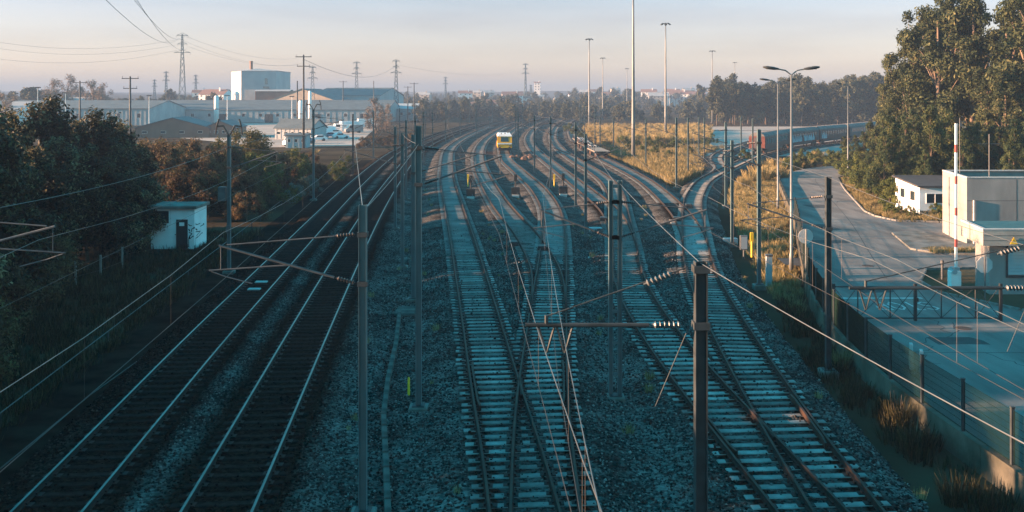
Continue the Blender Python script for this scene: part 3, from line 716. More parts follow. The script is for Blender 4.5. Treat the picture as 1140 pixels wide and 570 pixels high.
# ------------------------------------------------------------------ catenary masts
INS = [(0.02, 0)]
for k in range(6): INS += [(0.03, 0.02 + k * .075), (0.062, 0.045 + k * .075), (0.03, 0.07 + k * .075)]
INS += [(0.02, 0.5)]
def insulator(name, p0, direction, parent, mat_=None, L=0.5):
    d = Vector(direction).normalized()
    mb = MB().lathe([(r, h * L / 0.5) for r, h in INS], n=8)
    q = Vector((0, 0, 1)).rotation_difference(d)
    mb.v = [tuple(q @ Vector(v) + Vector(p0)) for v in mb.v]
    return mb.build(name, mat_ or M['insul'], parent)
def hbeam(mb, w, d, h, x=0.0, y=0.0, t=0.016, z0=0.0):
    mb.box(x - w / 2, x - w / 2 + t, y - d / 2, y + d / 2, z0, z0 + h); mb.box(x + w / 2 - t, x + w / 2, y - d / 2, y + d / 2, z0, z0 + h)
    mb.box(x - w / 2 + t + .001, x + w / 2 - t - .001, y - t / 2, y + t / 2, z0, z0 + h)
ARM_END = {}
def cantilever(root, s_, reach, top, kind='strut', z_off=0.0):
    """arm carrying the overhead line at distance reach on side s_; local coordinates of the mast"""
    x0 = s_ * 0.13
    c = None
    if kind == 'strut':
        zt, zb, ze = top - 0.75, top - 2.0, top - 1.05
        mb = MB().tube((x0 + s_ * .6, 0, zb + (ze - zb) * .6 / reach), (s_ * (reach + .1), 0, ze + .02), 0.032)
        mb.tube((x0 + s_ * .6, 0, zt - (zt - ze) * .6 / reach), (s_ * (reach - .1), 0, ze + .03), 0.018)
        mb.tube((s_ * reach * .5, 0, zb + (ze - zb) * .5), (s_ * (reach + .35), 0, ze - .62), 0.02)
        mb.tube((s_ * (reach + .05), 0, ze), (s_ * (reach + .05), 0, ze - .62), 0.012)
        c = mb.build('cantilever', M['galv'], root)
        insulator('insulator', (x0 + s_ * .08, 0, zb + (ze - zb) * .08 / reach), (s_ * reach, 0, ze - zb), c)
        insulator('insulator', (x0 + s_ * .08, 0, zt), (s_ * reach, 0, ze - zt), c)
        MB().path([(s_ * (reach + .3), 0, ze - .64), (s_ * (reach - .1), 0, ze - .78), (s_ * (reach - .75), 0, ze - .95)], 0.016, 5).build('steady_arm', M['galv'], c)
    else:
        ze = top - 1.05
        mb = MB().tube((x0 + s_ * .72, 0, ze), (s_ * (reach + .35), 0, ze), 0.034)
        mb.tube((x0 + s_ * .1, 0, top - .1), (s_ * reach, 0, ze + .14), 0.012)
        mb.tube((s_ * reach, 0, ze), (s_ * reach, 0, ze + .16), 0.03)
        c = mb.build('cantilever', M['mast_dark'], root)
        insulator('insulator', (x0 + s_ * .2, 0, ze), (s_, 0, 0), c, M['insul_lt'])
        insulator('insulator', (x0 + s_ * .35, 0, top - .2), (s_ * reach, 0, -1.0), c, M['insul_lt'])
        for q in (0.0, 0.3):
            MB().path([(s_ * (reach - q) - .13, 0, ze - .03), (s_ * (reach - q), 0, ze - .46), (s_ * (reach - q) + .13, 0, ze - .03)], 0.02, 5).build('steady_arm', M['mast_dark'], c)
        MB().tube((s_ * .2, 0, ze - .05), (s_ * .75, 0, ze - 1.35), 0.008).build('bracing_wire', M['mast_dark'], c)
    return ze
def mast(x, y, h, label, arms=(), w=0.2, double=False, kind='strut', fork=False, mat_='mast', base_z=-0.4, group='catenary masts along the tracks', bands=True):
    r = thing('catenary_mast', label, 'mast', (x, y, base_z), 0, group)
    mb = MB()
    H_ = h - base_z
    if double:
        for q in (-.16, .16): hbeam(mb, .15, .2, H_, q)
        for z in np.arange(0.8, H_, 1.1): mb.box(-.084, .084, -.07, -.06, z, z + .12)
    else: hbeam(mb, w, w, H_)
    mb.build('post', M[mat_], r)
    fd = MB().bevbox(-.32, .32, -.32, .32, -.3, .08, .04).build('foundation', M['conc'], r)
    MB().cbox(0, 0, .081, .42, .42, .03).build('base_plate', M['mast_dark'], r)
    for (s_, reach) in arms:
        ze = cantilever(r, s_, reach, H_, kind)
        bk = MB()
        for z in ((H_ - .75, H_ - 2.0) if kind == 'strut' else (H_ - 1.05, H_ - .12)): bk.box(-w / 2 - .03, w / 2 + .03, -w / 2 - .03, w / 2 + .03, z - .06, z + .06)
        bk.build('bracket', M['mast_dark'], r)
    if fork:
        fk = MB()
        for s_ in (-1, 1): fk.path([(0, 0, H_ - .1), (s_ * .35, 0, H_ + .55), (s_ * .75, 0, H_ + .5), (s_ * .62, 0, H_ + .95)], 0.05, 6)
        fo = fk.build('feeder_bracket', M['mast_dark'], r)
        for s_ in (-1, 1): insulator('insulator', (s_ * .75, 0, H_ + .5), (s_ * .1, 0, -1), fo)
    return r
def arms_for(x, y, sides, lim=4.6):
    out = []
    for s_ in sides:
        best = None
        for nm, c in CV.items():
            if c.y0 <= y <= c.y1:
                d = (float(c(y)) - x) * s_
                if 1.2 < d < lim and (best is None or d < best): best = d
        if best: out.append((s_, best))
    return out
def mast_px(px, by, topy, label, sides=(), **k):
    D = FPX * CAMH / (by - HZ); x = XD(px, D); h = ZD(topy, D)
    return mast(x, D, h, label, arms_for(x, D, sides), **k), x, D, h
mast_px(404, 555, 228, 'green steel catenary mast nearest the camera left of centre, arm over the dark tracks', (-1,))
mast_px(466, 441, 140, 'catenary mast beside the cable trough, right post of the cluster left of centre', (1,), double=False)
mast_px(460, 325, 150, 'catenary mast directly behind the cable trough, left post of the tight cluster', (1,))
mast_px(448, 290, 148, 'slim mast left of the tight cluster with its arm over the main line', (-1,))
ma, *_ = mast_px(255, 295, 150, 'left mast beside the white hut with forked top and grey box', (1,), fork=True)
MB().bevbox(-.62, -.18, -.2, .2, 4.3, 5.15, .03).build('transformer_box', M['galv'], ma)
MB().bevbox(-.13, .13, -.19, -.11, 2.35, 2.8, .02).build('switch_box', M['galv'], ma)
mast_px(349, 218, 122, 'mast with forked feeder top among the bushes left of the main line', (1,), fork=True)
mast_px(393, 192, 127, 'dark slender mast left of the main line beyond the forked ones', (1,), mat_='mast_dark')
mast_px(685, 430, 201, 'paired steel mast standing between the central and right-hand tracks', (-1, 1), double=True)
mast(XD(780, 15.6), 15.6, ZD(291, 15.6), 'large dark mast in the right foreground with a horizontal insulated arm', [(-1, 2.55)], w=0.2, kind='tube', mat_='mast_dark')
mast(11.25, 20.0, 7.2, 'mast at the right edge by the wall with an insulated arm over the crossing', [(-1, 3.75)], w=0.2, kind='tube', mat_='mast_dark')
mast(-14.9, 22.8, 8.1, 'mast at the far left edge carrying an arm over the left main line', [(1, 3.75)], kind='strut', mat_='mast_dark')
mast_px(922, 402, 197, 'mast beside the round sign and the fence with a sunlit left edge', (-1,), mat_='mast_dark')
mast_px(845, 310, 144, 'broad green mast in the dry grass left of the road', (-1,))
mast_px(815, 265, 156, 'thin dark mast beside the curving right-hand track', (-1,))
mast_px(808, 225, 136, 'mast right of the curving track where the spur joins', (-1,))
mast_px(753, 205, 131, 'mast in the yellow grass wedge left of the curving track', (-1,))
mast_px(766, 192, 131, 'second mast in the yellow grass wedge, behind the first', (-1,))
mast_px(719, 184, 132, 'mast in the grass beside the flat wagon siding', (-1,))
mast_px(652, 257, 149, 'mast right of the three ground signals, nearest of its line', (-1, 1))
mast_px(641, 227, 136, 'mast just behind the third ground signal', (-1, 1))
mast_px(613, 207, 130, 'slender mast right of the yellow rail vehicle, second from it', (-1, 1))
mast_px(595, 190, 128, 'slender mast next right of the yellow rail vehicle', (-1, 1))
mast_px(577, 175, 125, 'mast just right of the yellow rail vehicle', (1,))
mast_px(668, 166, 130, 'mast at the edge of the pampas grass left of the tall lamp', ())
mast_px(683, 166, 131, 'mast in front of the pampas grass right of the tallest lamp mast foot', ())
mast_px(778, 176, 130, 'mast near the pale yard in front of the pampas', ())
mast_px(784, 172, 131, 'thin mast near the pale yard, left of the broad pair', ())
mast_px(838, 182, 132, 'mast in front of the first red coach', ())
mast_px(825, 172, 131, 'mast left of the first red coach end', ())
ORD = ['first', 'second', 'third', 'fourth', 'fifth', 'sixth', 'seventh', 'eighth', 'ninth', 'tenth']
ROWN = {'T1': 'the far row left of the main lines', 'T2': 'the row right of the two main lines', 'T4': 'the far row behind the yellow vehicle', 'T7': 'the row along the flat wagon siding', 'T3': 'the short far row left of the yellow vehicle'}
for (nm, off, sd, ys) in (('T1', -2.9, (1,), (165, 210, 260, 310, 370, 440, 520)), ('T2', 2.35, (-1, 1), (76, 98, 122, 150, 182, 220, 262, 310, 365, 430)), ('T4', 2.5, (-1, 1), (205, 245, 290, 340, 400, 470)), ('T7', 2.6, (-1,), (195, 235, 280, 335, 400, 470)), ('T3', 2.9, (-1,), (240, 290, 350))):
    for y in ys:
        x = float(CV[nm](y)) + off
        mast(x, y, 7.8, ORD[ys.index(y)] + ' mast from the near end of ' + ROWN[nm], arms_for(x, y, sd), group='distant catenary masts')

# ------------------------------------------------------------------ overhead lines
def catenary(nm, sup, label, z_c=5.55, z_m=6.75, y_end=420, group='overhead lines'):
    c = CV[nm]; t = thing('overhead_line', label, 'overhead line', (0, 0, 0), 0, group)
    pts_c, pts_m = [], []; dr = MB()
    for a, b_ in zip(sup[:-1], sup[1:]):
        nn = max(4, int((b_ - a) / 5))
        for k in range(nn):
            u_ = k / nn; y = a + (b_ - a) * u_
            x = float(c(a)) * (1 - u_) + float(c(b_)) * u_ + 0.0
            zm = z_m - 4 * min(.6, .013 * (b_ - a)) * u_ * (1 - u_)
            pts_c.append((x, y, z_c)); pts_m.append((x, y, zm))
            if 0 < k: dr.tube((x, y, z_c), (x, y, zm), 0.003, n=3, caps=False)
    MB().path(pts_c, 0.0065, 4).build('contact_wire', M['wire_dk'], t); MB().path(pts_m, 0.007, 4).build('messenger_wire', M['wire'], t)
    d = dr.build('droppers', M['wire_dk'], t); d['kind'] = 'stuff'
    return t
catenary('T1', [6, 22.8, 57, 97, 127, 165, 210, 260, 310, 370, 440], 'overhead wires above the leftmost main line')
catenary('T2', [5, 24, 59, 98, 122, 150, 182, 220, 262, 310, 365], 'overhead wires above the second main line from the left')
catenary('T3', [4, 32, 50, 76, 98, 122, 150, 182, 220, 262, 310, 365], 'overhead wires above the track left of the crossing frog')
catenary('T4', [4, 15.6, 33, 72, 90, 108, 130, 160, 205, 245, 290, 340, 400], 'overhead wires above the central track with pale sleepers')
catenary('T6', [6, 20, 36.4, 53, 68, 91, 125], 'overhead wires above the right-hand curving track')
catenary('T5', [6, 20, 33, 72, 90, 113, 150, 205, 245, 290, 340], 'overhead wires above the left of the crossing right-hand tracks')
catenary('T7', [66, 90, 110, 148, 195, 235, 280, 335, 400], 'overhead wires above the flat wagon siding')
def span(pts, label, r=0.014, sag=0.25, mat_='wire', name='earth_wire', cat='wire', group='earth wires between masts'):
    out = []
    for a, b_ in zip(pts[:-1], pts[1:]):
        a, b_ = Vector(a), Vector(b_)
        for k in range(12):
            u_ = k / 12; p_ = a.lerp(b_, u_); p_.z -= 4 * sag * u_ * (1 - u_); out.append(p_)
    out.append(Vector(pts[-1]))
    o = MB().path(out, r, 5).build(name, M[mat_]); return tag(o, label, cat, group)
span([(4.9, 7.0, 7.05), (XD(780, 15.6), 15.6, 7.45), (XD(690, 33.2), 33.2, 7.15)], 'bright wire running from the right foreground mast to the paired mast', 0.0075, .05)
span([(11.25, 20, 6.95), (XD(922, 36.4), 36.4, 7.1), (XD(815, 68.2), 68.2, 7.05), (XD(808, 91.5), 91.5, 7.6)], 'bright wire crossing above the road from the mast beside the round sign', 0.0075, .12)
span([(XD(404, 23.96), 23.96, 7.35), (XD(393, 127.5), 127.5, 7.8)], 'pale wire rising from the near left mast to the dark slender mast', 0.011, .5)
span([(-13.6, 17, 6.9), (-14.9, 22.8, 7.1), (XD(255, 57.2), 57.2, 7.2), (XD(349, 97.4), 97.4, 8.3), (XD(393, 127.5), 127.5, 7.9)], 'pale wire linking the masts on the left side of the main lines', 0.010, .4)
span([(XD(448, 59), 59, 7.9), (XD(466, 32), 32, 8.6), (XD(404, 24), 24, 7.3)], 'wire linking the clustered masts left of centre', 0.008, .1)
span([(3.6, 33, 7.2), (XD(652, 72), 72, 7.3), (XD(641, 90), 90, 7.7), (XD(613, 108), 108, 7.9), (XD(595, 130), 130, 7.7)], 'wire linking the masts between the central tracks', 0.008, .15)

# low pipe rail and cable along the left service path
pipe = thing('pipe_rail', 'long pale pipe rail on short stakes along the left service path', 'pipe')
pp = [P(-60, 505, -.15), P(0, 460, -.15), P(120, 369, -.15), P(230, 286, -.15), P(331, 210, -.15), P(400, 175, -.15)]
MB().path(pp, 0.022, 6).build('pipe', M['galv'], pipe)
stake = MB().cbox(0, 0, -.55, .06, .06, .52).mesh('stake', M['mast_dark'])
for a, b_ in zip(pp[:-1], pp[1:]):
    nn = max(1, int((b_ - a).length / 4))
    for k in range(nn): link('stake', stake, pipe, a.lerp(b_, k / nn))
tag(MB().path([P(0, 522, -.4), P(100, 440, -.4), P(265, 322, -.4), P(400, 207, -.4), P(440, 178, -.4)], 0.022, 5).build('signal_cable', M['wire_dk']), 'thin dark cable lying between the service path and the left main line', 'cable')
m_ = pm('path_dirt', (0.022, 0.019, 0.015), (0.006, 0.006, 0.005), 1.1, .95, bump=.4, bscale=8, spec=0)
yy = np.array(ydense(8, 160, 1.5)); x1 = CV['T1'](yy)
struct(link('service_path', gridmesh('service_path', np.stack([x1 - 4.4, x1 - 3.4, x1 - 2.1], 1), np.repeat(yy[:, None], 3, 1), np.stack([yy * 0 - .52, yy * 0 - .50, yy * 0 - .53], 1), m_)))

# cable trough walkway with slab lids left of the centre tracks (430,570)-(445,330)
tr = thing('cable_trough', 'pale concrete cable trough snaking past the near left mast', 'cable trough')
tp = [P(432, 575, -.3), P(430, 520, -.3), P(427, 460, -.3), P(432, 420, -.3), P(441, 380, -.3), P(445, 345, -.3)]
for a, b_ in zip(tp[:-1], tp[1:]):
    L = (b_ - a).length; nn = max(1, int(L / 1.0)); ang = math.atan2(b_.x - a.x, b_.y - a.y)
    for k in range(nn):
        p_ = a.lerp(b_, (k + .5) / nn); o = MB().bevbox(-.09, .09, -.49, .49, -.18, .02, .02).build('trough_lid', M['trough'], tr, loc=p_); o.rotation_euler = (0, 0, -ang)
for (px, py, w, d, lb) in ((452, 344, 1.0, 1.6, 'concrete hatch at the end of the snaking cable trough'),):
    p_ = P(px, py, -.3); h = thing('cable_hatch', lb, 'hatch', (p_.x, p_.y, -.47))
    for k in range(3): MB().bevbox(-w / 2, w / 2, -d / 2 + k * d / 3 + .02, -d / 2 + (k + 1) * d / 3 - .02, 0, .14, .03).build('lid', M['trough'], h)
# slab walkways between tracks
for k, (px, ya, yb, lb) in enumerate(((567, 296, 328, 'short row of pale slabs between the tracks left of the central switch'), (657, 285, 335, 'pale slab strip right of the central track'), (540, 222, 285, 'row of pale slabs behind the first ground signal'))):
    a, b_ = P(px, yb, -.35), P(px - (18 if k == 2 else 0) - (3 if k == 0 else 0), ya, -.35)
    t = thing('slab_walkway', lb, 'walkway', (0, 0, 0), 0, 'slab walkways between the tracks')
    nn = int((b_ - a).length / 1.05)
    for j in range(nn):
        p_ = a.lerp(b_, (j + .5) / nn); o = MB().bevbox(-.36, .36, -.48, .48, -.2, -.02, .02).build('slab', M['conc_lt'], t, loc=p_); o.rotation_euler = (0, rng.uniform(-.03, .03), -math.atan2(b_.x - a.x, b_.y - a.y) + rng.uniform(-.04, .04))
# small pale plates lying on the left main line
for k, (px, py) in enumerate(((283, 322), (291, 314))):
    p_ = P(px, py, -.15); tag(MB().bevbox(-.33, .33, -.17, .17, -.02, .05, .02).build('balise_plate', M['conc_lt'], None, loc=(p_.x, p_.y, -.15)), ('nearer' if k == 0 else 'farther') + ' of two small pale plates on the sleepers of the left main line', 'plate', 'pale plates on the left track')
for (px, py, lb) in ((663, 256, 'blue-grey trough lid beside the thin mast right of the signals'), (813, 268, 'pale blue trough lid left of the yellow marker post')):
    p_ = P(px, py, -.3); tag(MB().bevbox(-.5, .5, -.25, .25, -.25, .2, .03).build('trough_box', M['shed_blue'], None, loc=(p_.x, p_.y, -.3)), lb, 'box')

# point machines
def point_machine(nm, y, side, label):
    p_ = track_pt(CV[nm], y, side * 1.35, -.2); r = thing('point_machine', label, 'point machine', p_, -math.atan(float(CV[nm].slope(y))), 'point machines')
    MB().bevbox(-.3, .3, -.42, .42, .06, .34, .05).build('casing', M['black'], r); MB().box(-.38, .38, -.5, .5, -.05, .055).build('bed_plate', M['rusty'], r)
    MB().tube((-side * .3, .1, .12), (-side * 1.3, .1, .12), .02).build('throw_rod', M['galv'], r)
point_machine('T4a', 66, -1, 'black point machine left of the central switch'); point_machine('T4', 64, -0.55, 'black point machine between the rails of the central switch')
point_machine('T5', 79, -1, 'black point machine beside the switch behind the paired mast'); point_machine('T6', 79, -1, 'black point machine left of the curving right-hand track'); point_machine('T7', 89, 1, 'black point machine at the tip of the grass wedge switch')
# ground signals with black boxes
def ground_signal(px, py, label):
    p_ = P(px, py, -.3); r = thing('ground_signal', label, 'signal', (p_.x, p_.y, -.42), 0, 'ground signals between the tracks')
    MB().bevbox(-.38, .38, -.38, .38, -.1, .35, .04).build('base_block', M['conc_lt'], r)
    MB().bevbox(-.45, .45, -.2, .2, .36, 1.15, .05).build('cabinet', M['black'], r)
    MB().tube((.0, .25, .3), (.0, .25, 2.1), .07).build('post', M['black'], r)
    h = MB().bevbox(-.16, .16, .1, .4, 1.75, 2.5, .05).build('signal_head', M['black'], r)
    for z in (1.95, 2.25): MB().lathe([(.07, 0), (.09, -.05), (.05, -.06)], (0, .1, z), 8, 'Y').build('lens', M['glass'], h)
    MB().tube((.2, -.21, .5), (.2, -.26, .5), .09, n=8).build('hatch', M['galv'], r)
ground_signal(524, 221, 'ground signal left, beside the leftmost yellow marker'); ground_signal(574, 219, 'middle one of the three ground signals'); ground_signal(627, 218, 'right one of the three ground signals')
def marker(px, py, h, label):
    p_ = P(px, py, -.4); r = thing('marker_post', label, 'marker post', (p_.x, p_.y, -.42), 0, 'yellow marker posts')
    MB().tube((0, 0, -.1), (0, 0, h), .07, n=8).build('post', M['yellow_post'], r); MB().bevbox(-.11, .11, -.04, .04, h, h + .6, .03).build('plate', M['yellow_post'], r)
marker(521, 208, .9, 'yellow marker post beside the left ground signal'); marker(617, 208, .9, 'yellow marker post beside the right ground signal'); marker(837, 285, 1.0, 'bright yellow marker post beside the grey cabinet in dry grass'); tag(MB().lathe([(.05, 0), (.04, .6), (.02, .65)], n=7).build('yellow_peg', M['yellow_post'], None, loc=P(455, 440, -.45)), 'small yellow peg at the foot of the clustered mast', 'peg')
p_ = P(828, 286, -.4); r = thing('relay_cabinet', 'small grey cabinet on a post left of the yellow marker', 'cabinet', (p_.x, p_.y, -.42))
MB().bevbox(-.24, .24, -.14, .14, .5, 1.45, .03).build('cabinet', M['galv'], r); MB().tube((0, 0, -.1), (0, 0, .5), .05).build('post', M['galv'], r); MB().box(-.2, .2, -.152, -.142, .56, 1.38).build('door', M['shed_grey'], r)
p_ = P(856, 316, -.4); r = thing('cable_post', 'short blue-grey post beside the broad green mast', 'post', (p_.x, p_.y, -.42)); MB().bevbox(-.16, .16, -.12, .12, -.1, 1.6, .04).build('post', M['shed_blue'], r); MB().bevbox(-.2, .2, -.16, .16, 1.601, 1.7, .03).build('cap', M['galv'], r)

# ------------------------------------------------------------------ lamps
def high_mast(px, D, label, n_heads=6):
    x = XD(px, D); r = thing('high_mast_lamp', label, 'lamp', (x, D, GZ), 0, 'tall floodlight masts of the yard'); h = 30.0
    mb = MB(); seg_ = [(0.34, 0), (.30, 6), (.26, 12), (.21, 18), (.17, 24), (.13, h)]
    mb.lathe(seg_, n=10); mb.build('pole', M['lamp_pole'], r, True)
    MB().cbox(0, 0, 0, 1.1, 1.1, .25).build('foundation', M['conc'], r)
    ring = MB()
    for k in range(12):
        a, b_ = 2 * math.pi * k / 12, 2 * math.pi * (k + 1) / 12
        ring.tube((math.cos(a) * .75, math.sin(a) * .75, h - .15), (math.cos(b_) * .75, math.sin(b_) * .75, h - .15), .05)
    for k in range(4): a = math.pi * k / 2; ring.tube((0, 0, h - .1), (math.cos(a) * .75, math.sin(a) * .75, h - .15), .04)
    cr = ring.build('crown_ring', M['mast_dark'], r)
    for k in range(n_heads):
        a = 2 * math.pi * k / n_heads + .3; c_, s_ = math.cos(a), math.sin(a)
        q = MB().bevbox(-.3, .3, -.28, .28, -.12, .12, .05); q.v = [(c_ * (v[0] + 1.05) - s_ * v[1], s_ * (v[0] + 1.05) + c_ * v[1], v[2] + h - .2 - (v[0]) * .5) for v in q.v]
        q.build('floodlight', M['mast_dark'], cr)
    return r
for px, D, lb in ((705, 160, 'tallest floodlight mast, its top cut off by the upper frame edge'), (741, 245, 'tall floodlight mast next right of the tallest one'), (656, 310, 'tall floodlight mast left of the tallest one, nearest to it in height'), (671, 460, 'shorter-looking floodlight mast just left of the tallest'), (698, 630, 'most distant floodlight mast, directly left of the tallest'), (793, 390, 'floodlight mast rising before the left end of the dark wood'), (818, 520, 'farther floodlight mast at the left end of the dark wood')):
    high_mast(px, D, lb)
def street_lamp(px, by, topy, label, heads, base=0.0):
    p_ = P(px, by, base); D = p_.y; h = ZD(topy, D) - base
    r = thing('street_lamp', label, 'street lamp', (p_.x, D, base), 0, 'street lamps along the road')
    MB().lathe([(.13, 0), (.13, .9), (.095, 1.0), (.055, h - .25)], n=8).build('pole', M['lamp_pole'], r, True)
    for s_ in heads:
        a = MB().path([(0, 0, h - .3), (s_ * .35, 0, h - .02), (s_ * .8, 0, h + .06)], .04, 6).build('arm', M['lamp_pole'], r)
        q = MB().lathe([(.03, 0), (.1, .06), (.17, .35), (.18, .7), (.1, .95), (.02, 1.0)], n=8, axis='X'); q.v = [(s_ * (.7 + v[0]), v[1], h + .06 + v[2] * .55 + v[0] * .12) for v in q.v]
        if s_ < 0: q.f = [f[::-1] for f in q.f]
        q.build('lamp_head', M['mast_dark'], a, True)
        MB().cbox(s_ * 1.22, 0, h + .045, .5, .2, .03).build('lens', M['insul_lt'], a)
street_lamp(881, 300, 78, 'nearest double-headed street lamp beside the road', (-1, 1)); street_lamp(866, 232, 90, 'second double-headed street lamp behind the nearest one', (-1, 1)); street_lamp(944, 197, 94, 'single-headed street lamp rising from the trees right of the road', (-1,))
# ------------------------------------------------------------------ buildings by the road
def window(parent, x0, x1, y, z0, z1, nmull=1, face='y-', frame='white_p', name='window'):
    """framed window lying on a wall; face tells which way it looks (local axes)"""
    t = .05; f = MB(); g = MB()
    def bx(mb, a, b_, c, d, o0, o1):
        if face == 'y-': mb.box(a, b_, y - o1, y - o0, c, d)
        elif face == 'x-': mb.box(y - o1, y - o0, a, b_, c, d)
        elif face == 'x+': mb.box(y + o0, y + o1, a, b_, c, d)
    bx(f, x0, x1, z0, z0 + t, .001, .05); bx(f, x0, x1, z1 - t, z1, .001, .05)
    for k in range(nmull + 1):
        xm = x0 + (x1 - x0 - t) * k / nmull; bx(f, xm, xm + t, z0 + t + .001, z1 - t - .001, .001, .045)
    bx(g, x0 + .01, x1 - .01, z0 + .01, z1 - .01, .0005, .015)
    w = f.build(name, M[frame], parent); g.build('pane', M['glass'], w); return w
# grey two-part building at the right edge
gb = thing('grey_building', 'tall plain grey rendered building behind the gatehouse at the right edge', 'building', (31.3, 64.9, 0))
dx, dy, hh = 14.0, 6.3, 4.62
MB().add([(0, 0, -.2), (dx, 0, -.2), (dx + 1.2, dy, -.2), (1.2, dy, -.2), (0, 0, hh), (dx, 0, hh), (dx + 1.2, dy, hh), (1.2, dy, hh)], [(0, 1, 5, 4), (1, 2, 6, 5), (2, 3, 7, 6), (3, 0, 4, 7), (0, 3, 2, 1)]).build('wall', M['grey_r'], gb)
rf = MB().add([(.22, .22, hh - .35), (dx - .2, .22, hh - .35), (dx + .9, dy - .22, hh - .35), (1.36, dy - .22, hh - .35)], [(0, 1, 2, 3)]).build('roof', M['roof_teal'], gb)
pr = MB()
def slanted(mb, a, b_, w, z0, z1):
    a, b_ = Vector(a), Vector(b_); d = (b_ - a).normalized(); nrm = Vector((-d.y, d.x)) * w
    mb.add([(*a, z0), (*b_, z0), (*(b_ + nrm), z0), (*(a + nrm), z0), (*a, z1), (*b_, z1), (*(b_ + nrm), z1), (*(a + nrm), z1)], [(0, 3, 2, 1), (4, 5, 6, 7), (0, 1, 5, 4), (1, 2, 6, 5), (2, 3, 7, 6), (3, 0, 4, 7)])
slanted(pr, (-.03, -.03), (dx, -.03), .24, hh + .002, hh + .08); slanted(pr, (dx + 1.2, dy + .03), (1.2, dy + .03), .24, hh + .002, hh + .08); slanted(pr, (1.17, dy - .25), (-.03, .25), .24, hh + .003, hh + .081)
pr.build('parapet_cap', M['conc_lt'], gb)
window(gb, 4.6, 9.6, 0, 1.95, 2.5, 5, 'y-', 'mast_dark')
for q in (.35, .72):       # tall slots on the sunlit side
    mb = MB(); x0 = 1.2 * q; y0 = dy * q
    mb.add([(x0 - .02, y0 - .35, .5), (x0 - .02 + .13, y0 + .35, .5), (x0 - .02 + .13, y0 + .35, 3.3), (x0 - .02, y0 - .35, 3.3)], [(0, 1, 2, 3)]); mb.v = [(v[0] - .035, v[1], v[2]) for v in mb.v]
    mb.build('window', M['door_dk'], gb)
for z in (1.45, 3.05): MB().box(.02, dx - .02, -.006, -.002, z, z + .025).build('wall_joint', M['roof_dk'], gb)
for x in (3.4, 6.8, 10.2): MB().box(x, x + .025, -.0065, -.0025, .05, hh - .1).build('wall_joint', M['roof_dk'], gb)
MB().box(-.01, dx, -.012, -.003, -.1, .3).build('plinth', M['conc'], gb)
MB().cbox(9.5, 3.0, hh - .349, 1.2, .9, .7).build('roof_unit', M['galv'], gb)
MB().tube((.45, -.07, .1), (.45, -.07, 3.1), .06, n=8).build('downpipe', M['conc_lt'], gb)
an = thing('roof_aerial', 'thin pale aerial with a crossbar on the grey building roof', 'aerial', (33.9, 67, hh - .35)); MB().tube((0, 0, 0), (0, 0, 3.3), .035).build('pole', M['galv'], an); MB().tube((-.8, 0, 2.6), (.8, 0, 2.6), .025).build('crossbar', M['galv'], an)
tag(MB().tube((0, 0, 0), (0, 0, 4.4), .025).lathe([(.06, 0), (.06, .2)], n=6).build('roof_whip', M['galv'], None, loc=(32.9, 69.3, hh - .35)), 'thin whip antenna on the back edge of the grey building roof', 'antenna')
# white low building
wb = thing('white_building', 'small white building with a dark low roof beside the trees', 'building', (35.35, 81.8, 0))
bw, bd, bh = 6.5, 6.0, 2.35
MB().add([(0, 0, -.2), (bw, 0, -.2), (bw, bd, -.2), (.35, bd, -.2), (0, 0, bh), (bw, 0, bh), (bw, bd, bh + .35), (.35, bd, bh + .35)], [(0, 1, 5, 4), (1, 2, 6, 5), (2, 3, 7, 6), (3, 0, 4, 7), (4, 5, 6, 7)]).build('wall', M['white'], wb)
MB().add([(-.25, -.3, bh + .02), (bw + .2, -.3, bh + .02), (bw + .2, bd + .2, bh + .42), (.1, bd + .2, bh + .42), (-.25, -.3, bh + .17), (bw + .2, -.3, bh + .17), (bw + .2, bd + .2, bh + .57), (.1, bd + .2, bh + .57)], [(0, 3, 2, 1), (4, 5, 6, 7), (0, 1, 5, 4), (1, 2, 6, 5), (2, 3, 7, 6), (3, 0, 4, 7)]).build('roof', M['roof_dk'], wb)
window(wb, .55, 2.9, 0, .95, 1.85, 3, 'y-'); window(wb, 1.1, 1.9, .02, 1.1, 1.9, 1, 'x-', 'mast_dark'); window(wb, 3.6, 4.4, .18, 1.1, 1.9, 1, 'x-', 'mast_dark')
MB().box(.0, bw, -.06, -.005, -.1, .35).build('plinth', M['conc'], wb)
# gatehouse with deep flat canopy
gh_ = thing('gatehouse', 'low gatehouse with a deep flat concrete canopy and blue shutter', 'gatehouse', (24.75, 48.9, 0))
MB().prism([(0, 0), (7.5, 0), (7.9, 2.3), (.4, 2.3)], -.1, 2.62).build('wall', M['grey_r'], gh_)
MB().prism([(-.8, -.95), (8.5, -.95), (9.1, 2.7), (-.2, 2.7)], 2.63, 3.42).build('canopy', M['cream'], gh_)
MB().prism([(-.6, -.75), (8.3, -.75), (8.8, 2.5), (0, 2.5)], 3.421, 3.45).build('roof', M['roof_teal'], gh_)
c_ = MB(); slanted(c_, (-.82, -.97), (8.52, -.97), .22, 3.423, 3.5); slanted(c_, (-.2, 2.72), (-.80, -.74), .22, 3.424, 3.501); c_.build('roof_edge', M['conc_lt'], gh_)
for z in (2.9, 3.15): MB().box(-.79, 8.48, -.962, -.951, z, z + .012).build('board_joint', M['roof_dk'], gh_)
sh = MB()
for k in range(9): sh.box(.95, 2.75, -.05, -.006, 1.0 + k * .165, 1.155 + k * .165)
sh.build('shutter', M['shutter'], gh_)
fr = MB().box(.85, .94, -.07, -.004, .95, 2.55).box(2.76, 2.85, -.07, -.004, .95, 2.55).box(.85, 2.85, -.09, -.004, .85, .949).build('shutter_frame', M['mast_dark'], gh_)
tri = gh_
